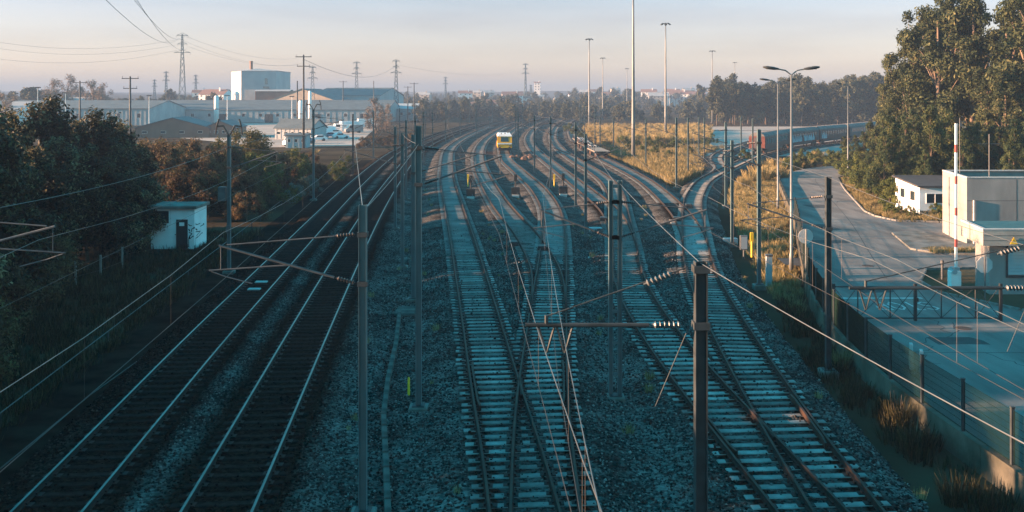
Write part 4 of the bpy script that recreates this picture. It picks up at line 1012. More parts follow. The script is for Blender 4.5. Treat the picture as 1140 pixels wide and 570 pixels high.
wp = MB().add([(-.2, 0, 0), (.2, 0, 0), (0, 0, .36), (-.2, .015, 0), (.2, .015, 0), (0, .015, .36)], [(0, 1, 2), (5, 4, 3), (0, 3, 4, 1), (1, 4, 5, 2), (2, 5, 3, 0)]).build('warning_plate', M['yellow_post'], gh_, loc=(.75, -.985, 2.72))
MB().add([(-.02, -.004, .08), (.04, -.004, .16), (.0, -.004, .17), (.03, -.004, .27), (-.04, -.004, .16), (.0, -.004, .15)], [(0, 1, 2, 3, 4, 5)]).build('bolt_symbol', M['black'], wp)
MB().box(3.6, 4.5, -.05, -.004, 0, 2.1).build('door', M['door_dk'], gh_)
# barrier with raised boom
br = thing('boom_barrier', 'white cabinet barrier with its red and white boom raised upright', 'barrier', (23.45, 50.0, 0))
MB().bevbox(-.26, .26, -.22, .22, .08, 1.02, .05).build('cabinet', M['white_p'], br); MB().box(-.32, .32, -.28, .28, -.02, .079).build('plinth', M['conc'], br)
MB().tube((-.1, -.3, .98), (-.1, .3, .98), .13, n=10).cbox(.02, 0, 1.03, .4, .34, .16).build('pivot', M['shed_blue'], br)
bm_ = MB(); z = 1.0; k = 0
boom = None
while z < 8.75:
    z2 = min(z + (1.25 if k % 2 == 0 else .42), 8.8); mb = MB().cbox(.08, -.02, z, .13 - z * .004, .09, z2 - z - .002)
    mb.build('boom_segment', M['white_p'] if k % 2 == 0 else M['red'], br); z = z2; k += 1
r = thing('octagonal_sign', 'octagonal sign seen from behind in front of the gatehouse', 'sign', (XD(1096, 47.5), 47.5, 0)); MB().prism([(math.cos(math.pi / 8 + k * math.pi / 4) * .43, math.sin(math.pi / 8 + k * math.pi / 4) * .43) for k in range(8)], -.01, .01)
q = MB().prism([(math.cos(math.pi / 8 + k * math.pi / 4) * .43, math.sin(math.pi / 8 + k * math.pi / 4) * .43) for k in range(8)], -.012, .012); q.v = [(v[0], v[2], v[1] + 1.75) for v in q.v]; q.f = [f[::-1] for f in q.f]; q.build('plate', M['conc_lt'], r)
MB().tube((0, -.05, 0), (0, -.05, 2.15), .03, n=8).build('post', M['galv'], r)
r = thing('round_sign', 'round sign seen from behind beside the left kerb of the road', 'sign', (XD(897, 53.5), 53.5, 0)); q = MB().prism([(math.cos(k * math.pi / 10) * .42, math.sin(k * math.pi / 10) * .42) for k in range(20)], -.012, .012); q.v = [(v[0], v[2], v[1] + 2.3) for v in q.v]; q.f = [f[::-1] for f in q.f]; q.build('plate', M['conc_lt'], r)
MB().tube((0, -.05, 0), (0, -.05, 2.7), .035, n=8).build('post', M['lamp_pole'], r)
p_ = P(1049, 311, 0); r = thing('bollard', 'short grey bollard left of the barrier cabinet', 'bollard', p_); MB().lathe([(.07, 0), (.07, .85), (.05, .9)], n=8).build('post', M['galv'], r); MB().lathe([(.1, .9), (.1, 1.05), (.03, 1.1)], n=8).build('cap', M['galv'], r)
# white hut on the left
hu = thing('white_hut', 'white hut with dark door and black graffiti below the left trees', 'hut', (XD(168, 66), 66, GZ))
hw, hd, hz_ = 3.05, 2.6, 3.0
MB().box(0, hw, 0, hd, -.1, hz_).build('wall', M['white'], hu); MB().box(-.2, hw + .18, -.25, hd + .2, hz_ + .001, hz_ + .2).build('roof', M['conc'], hu)
MB().box(-.02, hw + .02, -.02, hd + .02, -.1, .18).build('plinth', M['mast_dark'], hu)
dr = MB().box(1.78, 2.58, -.045, -.001, .2, 2.25).build('door', M['door_dk'], hu); MB().box(2.0, 2.35, -.055, -.046, 1.8, 2.05).build('notice', M['white_p'], dr); MB().tube((1.7, -.08, 1.2), (1.86, -.08, 1.2), .025).build('handle', M['galv'], dr)
MB().box(.3, 1.25, -.03, -.001, 2.0, 2.85).build('window', M['glass'], hu)
rr = random.Random(4); segs = []
for k in range(7):
    x, z = hw * .86 + rr.uniform(-.2, .25), .5 + k * .22
    for j in range(4): x2, z2 = x + rr.uniform(-.28, .28), z + rr.uniform(-.2, .28); segs.append(((min(max(x, 2.65), 3.1), z), (min(max(x2, 2.65), 3.1), z2))); x, z = x2, z2
mb = MB()
for (a, b_) in segs:
    d = Vector((b_[0] - a[0], b_[1] - a[1])); L = d.length or 1; nx, nz_ = -d.y / L * .028, d.x / L * .028
    mb.add([(a[0] - nx, -.006, a[1] - nz_), (b_[0] - nx, -.006, b_[1] - nz_), (b_[0] + nx, -.006, b_[1] + nz_), (a[0] + nx, -.006, a[1] + nz_)], [(0, 1, 2, 3)])
    a2, b2 = (.2 + (a[0] - 2.65) * 4.4, a[1]), (.2 + (b_[0] - 2.65) * 4.4, b_[1])
    mb.add([(hw + .006, a2[0], a2[1] - .03), (hw + .006, b2[0], b2[1] - .03), (hw + .006, b2[0] + .05, b2[1] + .03), (hw + .006, a2[0] + .05, a2[1] + .03)], [(0, 1, 2, 3)])
mb.build('graffiti', M['black'], hu)
lf = thing('post_and_wire_fence', 'low post fence in shade at the foot of the left trees', 'fence'); pq = MB().cbox(0, 0, 0, .1, .1, 1.4).mesh('post', M['conc'])
for (px, py) in ((12, 352), (52, 330), (84, 318), (112, 310), (136, 300)): p_ = P(px, py, GZ); link('post', pq, lf, p_)
for z in (.5, 1.2): MB().path([P(px, py, GZ) + Vector((0, -.06, z)) for px, py in ((-40, 384), (12, 352), (52, 330), (84, 318), (112, 310), (136, 300))], .01, 4).build('wire', M['wire_dk'], lf)

# ------------------------------------------------------------------ industrial estate on the left
def shed(name, label, cat, px0, px1, D, depth, eave, ridge, wall_m, roof_m, axis='x', nwin=0, rz=0.0, doors=0, group=None, ribs=True):
    x0, x1 = XD(px0, D), XD(px1, D); w = x1 - x0
    r = thing(name, label, cat, ((x0 + x1) / 2, D, GZ), rz, group); h = w / 2
    if axis == 'x':      # ridge runs left-right
        V = [(-h, 0, 0), (h, 0, 0), (h, depth, 0), (-h, depth, 0), (-h, 0, eave), (h, 0, eave), (h, depth, eave), (-h, depth, eave), (-h, depth / 2, ridge), (h, depth / 2, ridge)]
        MB().add(V, [(0, 1, 5, 4), (2, 3, 7, 6), (1, 2, 6, 9, 5), (3, 0, 4, 8, 7)]).build('wall', M[wall_m], r)
        o = .35; q = .18
        mb = MB()
        for (ya, za, yb, zb) in ((-o, eave - .1, depth / 2, ridge + .05), (depth + o, eave - .1, depth / 2, ridge + .05)):
            mb.add([(-h - o, ya, za), (h + o, ya, za), (h + o, yb, zb), (-h - o, yb, zb), (-h - o, ya, za + q), (h + o, ya, za + q), (h + o, yb, zb + q), (-h - o, yb, zb + q)], [(0, 1, 5, 4), (1, 2, 6, 5), (3, 0, 4, 7), (4, 5, 6, 7), (0, 3, 2, 1)])
        mb.build('roof', M[roof_m], r)
    else:                # gable faces the camera
        V = [(-h, 0, 0), (h, 0, 0), (h, depth, 0), (-h, depth, 0), (-h, 0, eave), (h, 0, eave), (h, depth, eave), (-h, depth, eave), (0, 0, ridge), (0, depth, ridge)]
        MB().add(V, [(0, 1, 5, 8, 4), (2, 3, 7, 9, 6), (1, 2, 6, 5), (3, 0, 4, 7)]).build('wall', M[wall_m], r)
        o = .35; q = .18; mb = MB()
        for s_ in (-1, 1):
            mb.add([(s_ * (h + o), -o, eave - .1), (0, -o, ridge + .05), (0, depth + o, ridge + .05), (s_ * (h + o), depth + o, eave - .1), (s_ * (h + o), -o, eave - .1 + q), (0, -o, ridge + .05 + q), (0, depth + o, ridge + .05 + q), (s_ * (h + o), depth + o, eave - .1 + q)], [(0, 1, 5, 4), (4, 5, 6, 7), (7, 6, 2, 3), (0, 4, 7, 3), (0, 3, 2, 1)])
        mb.build('roof', M[roof_m], r)
    for k in range(nwin):
        xc = -h + w * (k + .5) / nwin; ww = min(1.4, w / nwin * .5); window(r, xc - ww / 2, xc + ww / 2, 0, eave * .45, eave * .72, 1, 'y-', 'white_p')
    for k in range(doors):
        xc = -h + w * (k + .5) / doors; MB().box(xc - 1.7, xc + 1.7, -.12, -.01, 0, min(3.6, eave * .7)).build('door', M['mast_dark'], r)
    if ribs:
        mb = MB(); k = 0; x = -h + .4
        while x < h - .2: mb.box(x, x + .12, -.07, -.003, .1, eave - .25); x += max(1.2, w / 40)
        mb.build('cladding_rib', M[wall_m], r)['kind'] = 'stuff'
    return r
shed('warehouse', 'long low pale warehouse behind the leftmost treetops', 'warehouse', -40, 166, 360, 40, 6.4, 9.3, 'shed_grey', 'shed_roof', 'x', 9)
shed('factory_hall', 'very long factory hall with a flat dark roof below the box tower', 'factory', 167, 432, 400, 45, 5.4, 9.3, 'shed_grey', 'shed_roof', 'x', 14, doors=5)
shed('brown_shed', 'small brown shed at the foot of the pale box tower', 'shed', 284, 322, 448, 8, 13.6, 14.2, 'shed_brown', 'shed_grey', 'x')
shed('tan_hall', 'tan gabled hall right of the pale box tower', 'hall', 300, 372, 440, 25, 9.5, 14.6, 'shed_tan', 'shed_roof', 'y', 0, -.15)
shed('blue_hall', 'wide pale blue factory hall right of the tan hall', 'factory', 346, 424, 470, 50, 11.5, 15.5, 'shed_blue', 'shed_roof', 'x', 0, -.12, doors=3)
shed('blue_annex', 'lower blue annex at the right end of the wide blue hall', 'factory', 404, 462, 430, 25, 5.4, 7.6, 'shed_blue', 'shed_blue', 'x', 6, -.2)
for k, (a, b_, D, lb) in enumerate(((152, 232, 250, 'left one of the two low brown gabled sheds'), (228, 262, 252, 'right one of the two low brown gabled sheds'))):
    shed('gabled_shed', lb, 'shed', a, b_, D, 16, 2.6, 5.2 if k == 0 else 4.3, 'shed_brown', 'shed_roof', 'y', 4, .1, group='low gabled sheds')
shed('blue_roof_shed', 'low shed with blue sheet roof behind the forked mast', 'shed', 304, 348, 240, 9, 2.8, 5.0, 'shed_grey', 'shed_roof', 'x', 5, -.25)
shed('container_office', 'small white site office block among the parked vans', 'office', 318, 341, 200, 4, 2.7, 2.9, 'shed_blue', 'shed_roof', 'x', 3)
for k, (a, b_, D, lb) in enumerate(((2, 22, 330, 'small hazy pale shed at the far left above the treetops'), (520, 560, 640, 'distant long white house before the hazy trees'), (62, 96, 420, 'hazy flat factory roof between the left treetops'))):
    shed('distant_shed', lb, 'shed', a, b_, D, 16, 6 if k != 2 else 8, 9 if k != 2 else 10.5, 'white_p', 'shed_grey' if k != 1 else 'tile', 'x', 5)
# box tower
D = 460; bt = thing('box_tower', 'tall pale blue windowless factory block with a chimney', 'factory', (XD(286, D), D, GZ))
bx0, bx1 = XD(248, D) - XD(286, D), XD(307, D) - XD(286, D); TH = 23.6
MB().add([(bx0, 14, 0), (bx0 + 9, 0.0, 0), (bx1, 1.2, 0), (bx1 + 1.5, 24, 0), (bx0, 30, 0), (bx0, 14, TH), (bx0 + 9, 0.0, TH), (bx1, 1.2, TH), (bx1 + 1.5, 24, TH), (bx0, 30, TH)], [(0, 1, 6, 5), (1, 2, 7, 6), (2, 3, 8, 7), (3, 4, 9, 8), (4, 0, 5, 9)]).build('wall', M['shed_blue'], bt)
MB().add([(bx0 - .3, 14, TH), (bx0 + 8.8, -.4, TH), (bx1 + .3, .9, TH), (bx1 + 1.8, 24.3, TH), (bx0 - .3, 30.3, TH), ((bx0 + bx1) / 2, 14, TH + 1.6)], [(0, 1, 5), (1, 2, 5), (2, 3, 5), (3, 4, 5), (4, 0, 5)]).build('roof', M['shed_grey'], bt)
MB().lathe([(.8, TH + .4), (.8, TH + 4.6), (.95, TH + 4.6), (.95, TH + 5.1)], (XD(274, D) - XD(286, D), 9, 0), 8).build('chimney', M['shed_brown'], bt)
MB().box(bx1 - 6.4, bx1 - 3.4, .7, .85, 15, 16).box(bx1 - 5.5, bx1 - 4.3, .7, .85, 17, 20).build('emblem', M['mast'], bt)
MB().lathe([(1, 0), (1, 8.5), (1.6, 9.6), (1.6, 12.5), (.6, 13.5)], (XD(267, D) - XD(286, D), -6, 0), 8).build('silo', M['white_p'], bt)
MB().box(bx0 + 11, bx0 + 17, -.3, .1, 8, 14.5).build('side_door', M['shed_grey'], bt)
# tanks and stacks
for (px, D, h, rr_, lb) in ((335, 330, 9.6, 1.0, 'white vertical silo behind the forked mast'), (345, 335, 13.0, .6, 'slim white stack right of the silo'), (241, 390, 11.4, 1.0, 'small round vent stack on the hall left of the tower')):
    r = thing('silo', lb, 'silo', (XD(px, D), D, GZ)); MB().lathe([(rr_, 0), (rr_, h - .5), (rr_ * .6, h)], n=10).build('tank', M['white_p'], r, True); MB().lathe([(rr_ * 1.06, h * .5), (rr_ * 1.06, h * .5 + .25)], n=10).build('band', M['galv'], r); MB().lathe([(.12, h), (.12, h + .5)], n=6).build('vent', M['galv'], r)

# ------------------------------------------------------------------ poles and pylons on the skyline
def wood_pole(px, D, topy, label, arms=2, group='power poles'):
    z = ZD(topy, D); r = thing('power_pole', label, 'power pole', (XD(px, D), D, GZ), 0, group); h = z - GZ
    MB().lathe([(.28, 0), (.16, h)], n=7).build('pole', M['mast_dark'], r, True)
    for k in range(arms):
        q = h - .5 - k * 2.0; w = 1.7 - .3 * k
        c_ = MB().box(-w, w, -.07, .07, q, q + .16).build('crossarm', M['mast_dark'], r)
        for s_ in (-1, 0.0, 1): insulator('insulator', (s_ * w * .92, 0, q + .17), (0, 0, 1), c_, M['insul'], .4)
wood_pole(338, 200, 61, 'tall dark power pole right of the box tower', 2); wood_pole(145, 190, 85, 'power pole with crossarms left of the lattice pylon', 2); wood_pole(331, 260, 90, 'thin pole left of the tall dark power pole', 0)
wood_pole(89, 230, 90, 'thin pole rising behind the leftmost warehouse', 1); wood_pole(461, 380, 92, 'power pole on the skyline above the mast cluster', 1); wood_pole(454, 420, 96, 'smaller skyline pole beside the mast cluster', 1); wood_pole(382, 420, 90, 'short skyline pole right of the blue hall gable', 1); wood_pole(416, 450, 90, 'thin skyline pole between two lattice pylons', 0)
def pylon(px, D, topy, label, wbase=4.0, group='lattice pylons', arms=3):
    h = ZD(topy, D) - GZ; r = thing('lattice_pylon', label, 'pylon', (XD(px, D), D, GZ), .2, group); t = max(.09, D / 3800)
    def wd(z): return wbase * (1 - z / h) ** 1.1 + .5
    zs = [h * (1 - .86 ** k) / (1 - .86 ** 14) for k in range(15)]
    for sx in (-1, 1):
        for sy in (-1, 1): MB().path([(sx * wd(z) / 2, sy * wd(z) / 2, z) for z in zs], t, 4).build('leg', M['mast'], r)
    mb = MB()
    for a, b_ in zip(zs[:-1], zs[1:]):
        for s_ in (-1, 1):
            mb.tube((-wd(a) / 2, s_ * wd(a) / 2, a), (wd(b_) / 2, s_ * wd(b_) / 2, b_), t * .6, n=3, caps=False); mb.tube((wd(a) / 2, s_ * wd(a) / 2, a), (-wd(b_) / 2, s_ * wd(b_) / 2, b_), t * .6, n=3, caps=False)
            mb.tube((s_ * wd(a) / 2, -wd(a) / 2, a), (s_ * wd(b_) / 2, wd(b_) / 2, b_), t * .6, n=3, caps=False)
    mb.build('lattice', M['mast'], r)
    for k in range(arms):
        z = h * (.985 - .1 * k); w = (2.4, 2.0, 3.4)[k % 3] * h / 38
        c_ = MB().tube((-w, 0, z), (w, 0, z), t).tube((-w, 0, z), (0, 0, z + h * .03), t * .7).tube((w, 0, z), (0, 0, z + h * .03), t * .7).build('crossarm', M['mast'], r)
        for s_ in (-1, 1): insulator('insulator', (s_ * w, 0, z), (0, 0, -1), c_, M['insul'], 1.2)
pylon(203, 450, 38, 'largest lattice pylon left of the box tower', 3.4)
for px, D, ty, lb in ((441, 480, 67, 'lattice pylon above the blue annex on the skyline'), (397, 520, 69, 'lattice pylon right of the tall dark power pole'), (585, 900, 71, 'lattice pylon on the skyline above the yellow vehicle'), (185, 700, 80, 'small hazy pylon just left of the largest pylon'), (218, 760, 84, 'small hazy pylon between the largest pylon and the tower'), (348, 430, 74, 'slim lattice mast right of the tall dark power pole'), (496, 1000, 86, 'small pylon on the skyline left of the hazy trees'), (591, 1000, 95, 'small pylon beside the skyline pylon above the vehicle'), (172, 800, 89, 'faint short pylon far left on the skyline')):
    pylon(px, D, ty, lb, 2.6)
def hv(pts, label): span(pts, label, .045, 5.0, 'mast', 'power_line', 'power line', 'high voltage lines')
ptop = lambda px, D, py: (XD(px, D), D, ZD(py, D))
hv([ptop(60, 90, -60), ptop(199, 450, 43), ptop(333, 700, 72)], 'left one of the power lines descending to the largest pylon')
hv([ptop(100, 95, -70), ptop(206, 450, 40), ptop(336, 720, 64)], 'middle one of the power lines descending to the largest pylon')
hv([ptop(115, 95, -60), ptop(210, 450, 52), ptop(340, 720, 70)], 'right one of the power lines descending to the largest pylon')
hv([ptop(-40, 420, 40), ptop(198, 450, 44)], 'upper of the level power lines at the far left'); hv([ptop(-40, 420, 47), ptop(196, 450, 50)], 'middle of the level power lines at the far left'); hv([ptop(-40, 420, 60), ptop(197, 450, 56)], 'lower of the level power lines at the far left')
hv([ptop(338, 200, 66), ptop(441, 480, 72), ptop(585, 900, 78)], 'power line running right from the tall dark power pole')
def yard_lamp(px, D, topy, label, w=.7):
    r = thing('yard_lamp', label, 'lamp', (XD(px, D), D, GZ), 0, 'lamps of the factory yard'); h = ZD(topy, D) - GZ
    MB().lathe([(.14, 0), (.08, h)], n=6).build('pole', M['white_p'], r); MB().bevbox(-w, w, -.2, .2, h, h + .3, .08).build('lamp_head', M['mast_dark'], r)
yard_lamp(73, 260, 104, 'dark-headed yard lamp between the left treetops', 1.0); yard_lamp(166, 280, 107, 'pale yard lamp left of the gabled sheds'); yard_lamp(253, 280, 107, 'pale yard lamp left of the olive round tree'); yard_lamp(325, 290, 108, 'pale yard lamp behind the blue roofed shed'); yard_lamp(42, 240, 98, 'hazy yard lamp at the far left')
# ------------------------------------------------------------------ rail vehicles
def wheelset(parent, y, r=.46, z=0.0, name='wheel'):
    for s_ in (-1, 1):
        q = MB().lathe([(r * .3, -.07), (r * .9, -.07), (r, -.05), (r, .06), (r * 1.05, .065), (r * 1.05, .08), (r * .3, .08)], (s_ * GAUGE / 2, y, z + r), 14, 'X'); q.build(name, M['rusty'], parent)
    MB().tube((-GAUGE / 2, y, z + r), (GAUGE / 2, y, z + r), .08, n=8).build('axle', M['rusty'], parent)
def heading(c, y): return -math.atan(float(c.slope(y)))
# yellow track machine
y0 = 171.0; c = CV['T4']
ye = thing('rail_vehicle', 'yellow rail maintenance vehicle with white roof on the central track', 'rail vehicle', (float(c(y0)), y0, 0), heading(c, y0))
b_ = MB()
hw = 1.32
b_.add([(-hw, 0, .95), (hw, 0, .95), (hw, 9.5, .95), (-hw, 9.5, .95), (-hw, 0, 2.0), (hw, 0, 2.0), (hw, 9.5, 3.05), (-hw, 9.5, 3.05), (-hw, .18, 3.05), (hw, .18, 3.05)], [(0, 1, 5, 4), (4, 5, 9, 8), (1, 2, 6, 9, 5), (3, 0, 4, 8, 7), (2, 3, 7, 6), (0, 3, 2, 1)])
body = b_.build('body', M['yellow'], ye)
MB().add([(-hw - .03, .1, 3.052), (hw + .03, .1, 3.052), (hw + .03, 9.5, 3.052), (-hw - .03, 9.5, 3.052), (-hw + .2, .3, 3.42), (hw - .2, .3, 3.42), (hw - .2, 9.4, 3.42), (-hw + .2, 9.4, 3.42)], [(0, 1, 5, 4), (1, 2, 6, 5), (2, 3, 7, 6), (3, 0, 4, 7), (4, 5, 6, 7)]).build('roof', M['white_p'], ye)
wq = MB().add([(-.72, .02, 2.08), (.72, .02, 2.08), (.66, .155, 2.92), (-.66, .155, 2.92)], [(0, 1, 2, 3)]); wq.v = [(v[0], v[1] - .02, v[2]) for v in wq.v]; wq.build('windscreen', M['glass'], ye)
for s_ in (-1, 1): MB().box(s_ * 1.0 - .2, s_ * 1.0 + .2, -.06, -.004, 1.25, 1.45).build('headlight', M['insul_lt'], ye)
MB().box(-hw + .02, hw - .02, -.07, -.005, 1.62, 1.86).build('white_band', M['white_p'], ye); MB().box(-.55, .55, -.08, -.004, 1.0, 1.15).build('coupling_plate', M['yellow_post'], ye)
for s_ in (-1, 1): MB().tube((s_ * .88, -.55, .98), (s_ * .88, 0, .98), .09, n=8).tube((s_ * .88, -.62, .98), (s_ * .88, -.55, .98), .22, n=10).build('buffer', M['black'], ye)
MB().box(-1.1, 1.1, .2, 9.3, .5, .94).build('underframe', M['black'], ye)
for s_ in (-1, 1):
    for yy_ in (1.2, 3.4, 5.6, 7.8): MB().box(s_ * (hw + .001) - .015, s_ * (hw + .001) + .015, yy_, yy_ + 1.3, 2.05, 2.8).build('side_window', M['glass'], ye)
for yy_ in (1.6, 7.6): wheelset(ye, yy_)
for k in (0, 1, 2): MB().lathe([(.12, 3.421), (.12, 3.56), (.05, 3.62)], ((-.6, .1, .7)[k], 1.0 + 2 * k, 0), 8).build('roof_vent', M['galv'], ye)
# buffer stop heap right of it
p_ = P(585, 174, 0); r = thing('spoil_heap', 'dark heap of rubble and scrap right of the yellow vehicle', 'heap', (p_.x, p_.y, GZ)); R = random.Random(5)
for k in range(26):
    s_ = R.uniform(.3, .8); MB().lathe([(s_ * .3, 0), (s_, s_ * .35), (s_ * .7, s_ * .9), (s_ * .2, s_ * 1.15)], (R.gauss(0, 1.5), R.gauss(0, 1.6), 0.0), 6).build('rubble', M['rusty'], r)

# red coaches
def coach(ya, L, label, mat_, graf=False, end=False):
    c = CV['T6']; p0 = Vector((float(c(ya)), ya, 0)); 
    sl = float(c.slope(ya + L * .4)); dirv = Vector((sl, 1, 0)).normalized(); rz = -math.atan2(dirv.x, dirv.y)
    r = thing('passenger_coach', label, 'coach', p0, rz, 'red coaches standing in the yard'); hw = 1.42
    prof = [(-hw, 1.0), (-hw, 3.0), (-hw + .12, 3.25), (hw - .12, 3.25), (hw, 3.0), (hw, 1.0)]
    mb = MB(); K = len(prof); V = [(x, 0, z) for x, z in prof] + [(x, L, z) for x, z in prof]
    mb.add(V, [tuple(range(K)), tuple(range(2 * K - 1, K - 1, -1))] + [(k, K + k, K + (k + 1) % K, (k + 1) % K) for k in range(K)]); body = mb.build('body', M[mat_], r)
    rp_ = [(-hw + .04, 3.2), (-hw + .3, 3.55), (-.6, 3.78), (0, 3.83), (.6, 3.78), (hw - .3, 3.55), (hw - .04, 3.2)]; K = len(rp_)
    mb = MB(); V = [(x, .02, z + .06) for x, z in rp_] + [(x, L - .02, z + .06) for x, z in rp_]
    mb.add(V, [tuple(range(K)), tuple(range(2 * K - 1, K - 1, -1))] + [(k, K + k, K + (k + 1) % K, (k + 1) % K) for k in range(K)]); rf = mb.build('roof', M['coach_roof'], r)
    rib = MB()
    for y in np.arange(1.2, L, 2.2):
        for (a, b_) in zip(rp_[:-1], rp_[1:]): rib.tube((a[0], y, a[1] + .07), (b_[0], y, b_[1] + .07), .03, n=4, caps=False)
    rib.build('roof_rib', M['coach_roof'], rf)
    wme = MB().box(-.02, .02, -.5, .5, 1.95, 2.75).mesh('window', M['glass']); fme = MB().box(-.012, .012, -.58, .58, 1.87, 2.83).mesh('frame', M['galv'])
    nn = int((L - 4) / 1.75)
    for s_ in (-1, 1):
        for k in range(nn):
            y = 2.6 + (L - 5.2) * k / (nn - 1); w_ = link('window', wme, r, (s_ * hw, y, 0)); link('frame', fme, w_, (0, 0, 0))
        for y in (1.0, L - 1.0): MB().box(s_ * hw - .03, s_ * hw + .03, y - .42, y + .42, 1.05, 2.95).build('door', M['coach_dark'], r)
    MB().box(-.45, .45, -.12, -.003, 1.05, 3.05).build('gangway', M['coach_dark'], r)
    MB().box(-1.0, 1.0, 3.5, L - 3.5, .45, .98).build('underframe', M['black'], r)
    for s_ in (-1, 1): MB().tube((s_ * .88, -.5, 1.05), (s_ * .88, 0, 1.05), .2, n=8).build('buffer', M['black'], r)
    for yb in (2.6, L - 2.6):
        bg_ = MB().box(-1.15, -.95, yb - 1.5, yb + 1.5, .35, .75).box(.95, 1.15, yb - 1.5, yb + 1.5, .35, .75).build('bogie', M['rusty'], r)
        for q in (-1, 1): wheelset(bg_, yb + q, .44)
    if graf:
        for (a, b2) in graf:
            R = random.Random(int(a * 10)); mb = MB(); N = 16
            top = [(a + (b2 - a) * k / N, 2.2 + .5 * math.sin(k * 1.9) + R.uniform(-.2, .2)) for k in range(N + 1)]; bot = [(a + (b2 - a) * k / N, 1.2 + .12 * math.sin(k * 2.7)) for k in range(N + 1)]
            for k in range(N): mb.add([(-hw - .025, *bot[k]), (-hw - .025, *bot[k + 1]), (-hw - .025, *top[k + 1]), (-hw - .025, *top[k])], [(0, 3, 2, 1)])
            q = [(hw + .025, v[1], v[2]) for v in mb.v]; mb2 = MB(); mb2.v = mb.v + q; mb2.f = mb.f + [tuple(len(mb.v) + i for i in f[::-1]) for f in mb.f]; mb2.m = [0] * len(mb2.f)
            mb2.build('graffiti', M['graf_blue'], r)
    return r
ya = 166.5
dD = 22.0 * .84
coach(ya, 21.5, 'nearest dark red coach at the left end of the train', 'coach_red')
coach(ya + dD, 21.5, 'second coach of the train with blue graffiti on its side', 'coach_red', [(2.5, 9.0), (10.5, 18.0)])
coach(ya + 2 * dD, 21.5, 'third coach of the train, brown behind the bushes', 'coach_red', [(1.5, 5.0)])
coach(ya + 3 * dD, 21.5, 'fourth coach of the train nearest the pines', 'coach_dark')
coach(ya + 4 * dD, 21.5, 'last coach of the train hidden behind the trees', 'coach_red')

# flat wagons
def flat_wagon(ya, L, label, load):
    c = CV['T7']; p0 = Vector((float(c(ya)), ya, 0)); d = Vector((float(c(ya + L)) - p0.x, L, 0)); rz = -math.atan2(d.x, d.y)
    r = thing('flat_wagon', label, 'wagon', p0, rz, 'flat wagons on the siding')
    mb = MB(); MB().box(-1.35, 1.35, 0, L, 1.0, 1.12).build('deck', M['wood'], r)
    mb.box(-1.3, -1.15, 0, L, .8, .999); mb.box(1.15, 1.3, 0, L, .8, .999); mb.box(-1.3, 1.3, -.1, 0, .75, 1.1); mb.box(-1.3, 1.3, L, L + .1, .75, 1.1); mb.box(-.2, .2, .01, L - .01, .55, .998); mb.build('frame', M['black'], r)
    for s_ in (-1, 1): MB().tube((s_ * .88, -.55, .98), (s_ * .88, -.1, .98), .17, n=8).build('buffer', M['black'], r)
    for y in (1.6, 2.8, L - 2.8, L - 1.6): wheelset(r, y, .42)
    stk = MB().cbox(0, 0, 1.1, .08, .12, .75).mesh('stake', M['rusty'])
    for s_ in (-1, 1):
        for y in np.arange(1, L, 2.3): link('stake', stk, r, (s_ * 1.31, y, 0))
    if load:
        R = random.Random(int(ya)); 
        for k in range(9): MB().box(-1.05 + k * .23, -.9 + k * .23, .4, L - .6 - R.random(), 1.121, 1.27 + .1 * R.random()).build('loaded_rail', M['conc_lt'] if k % 2 else M['rusty'], r)
for k in range(4): flat_wagon(157.5 + k * 13.2, 12.2, ('nearest flat wagon on the siding, its dark end showing', 'second flat wagon on the siding', 'third flat wagon on the siding', 'farthest flat wagon on the siding by the pampas grass')[k], k != 0)

# ------------------------------------------------------------------ parked vans and cars in the factory yard
def make_van(mat_, label, loc, rz, kind='van', group='vehicles parked in the factory yard'):
    r = thing('parked_' + kind, label, kind, loc, rz, group)
    if kind == 'van': L, Wd, prof = 5.4, 2.0, [(0, .4), (0, 1.1), (.5, 1.35), (1.3, 2.3), (1.7, 2.45), (5.3, 2.45), (5.4, 2.2), (5.4, .4)]
    elif kind == 'truck': L, Wd, prof = 7.5, 2.3, [(0, .5), (0, 1.4), (.15, 2.5), (1.9, 2.55), (2.0, 3.3), (7.5, 3.3), (7.5, .6)]
    else: L, Wd, prof = 4.2, 1.75, [(0, .35), (0, .75), (1.1, .95), (1.75, 1.42), (3.1, 1.45), (3.9, 1.0), (4.2, .9), (4.2, .35)]
    h = Wd / 2; K = len(prof); mb = MB(); mb.add([(x, -h, z) for x, z in prof] + [(x, h, z) for x, z in prof], [tuple(range(K)), tuple(range(2 * K - 1, K - 1, -1))] + [(k, K + k, K + (k + 1) % K, (k + 1) % K) for k in range(K)]); mb.build('body', M[mat_], r)
    zb, zt = (1.45, 2.1) if kind == 'van' else ((1.6, 2.3) if kind == 'truck' else (.98, 1.36)); xa, xb = (1.25, 2.3) if kind == 'van' else ((.3, 1.6) if kind == 'truck' else (1.6, 3.2))
    for s_ in (-1, 1): MB().box(xa, xb, s_ * h - .015, s_ * h + .015, zb, zt).build('side_window', M['glass'], r)
    if kind == 'van': MB().add([(.5, -h + .15, 1.37), (.5, h - .15, 1.37), (1.28, h - .2, 2.29), (1.28, -h + .2, 2.29)], [(0, 3, 2, 1)]).build('windscreen', M['glass'], r, loc=(-.02, 0, .02))
    for x in (L * .17, L * .78):
        for s_ in (-1, 1):
            w_ = MB().lathe([(.12, -.1), (.34, -.1), (.34, .1), (.12, .1)], (x, s_ * (h - .08), .34), 12, 'Y').build('wheel', M['tyre'], r); MB().lathe([(.2, -.005), (.2, .005)], (x, s_ * (h + .03), .34), 10, 'Y').build('rim', M['galv'], w_)
    for s_ in (-1, 1): MB().box(-.02, .03, s_ * h * .7 - .15, s_ * h * .7 + .15, .75 if kind != 'car' else .6, .95 if kind != 'car' else .74).build('headlight', M['insul_lt'], r)
    return r
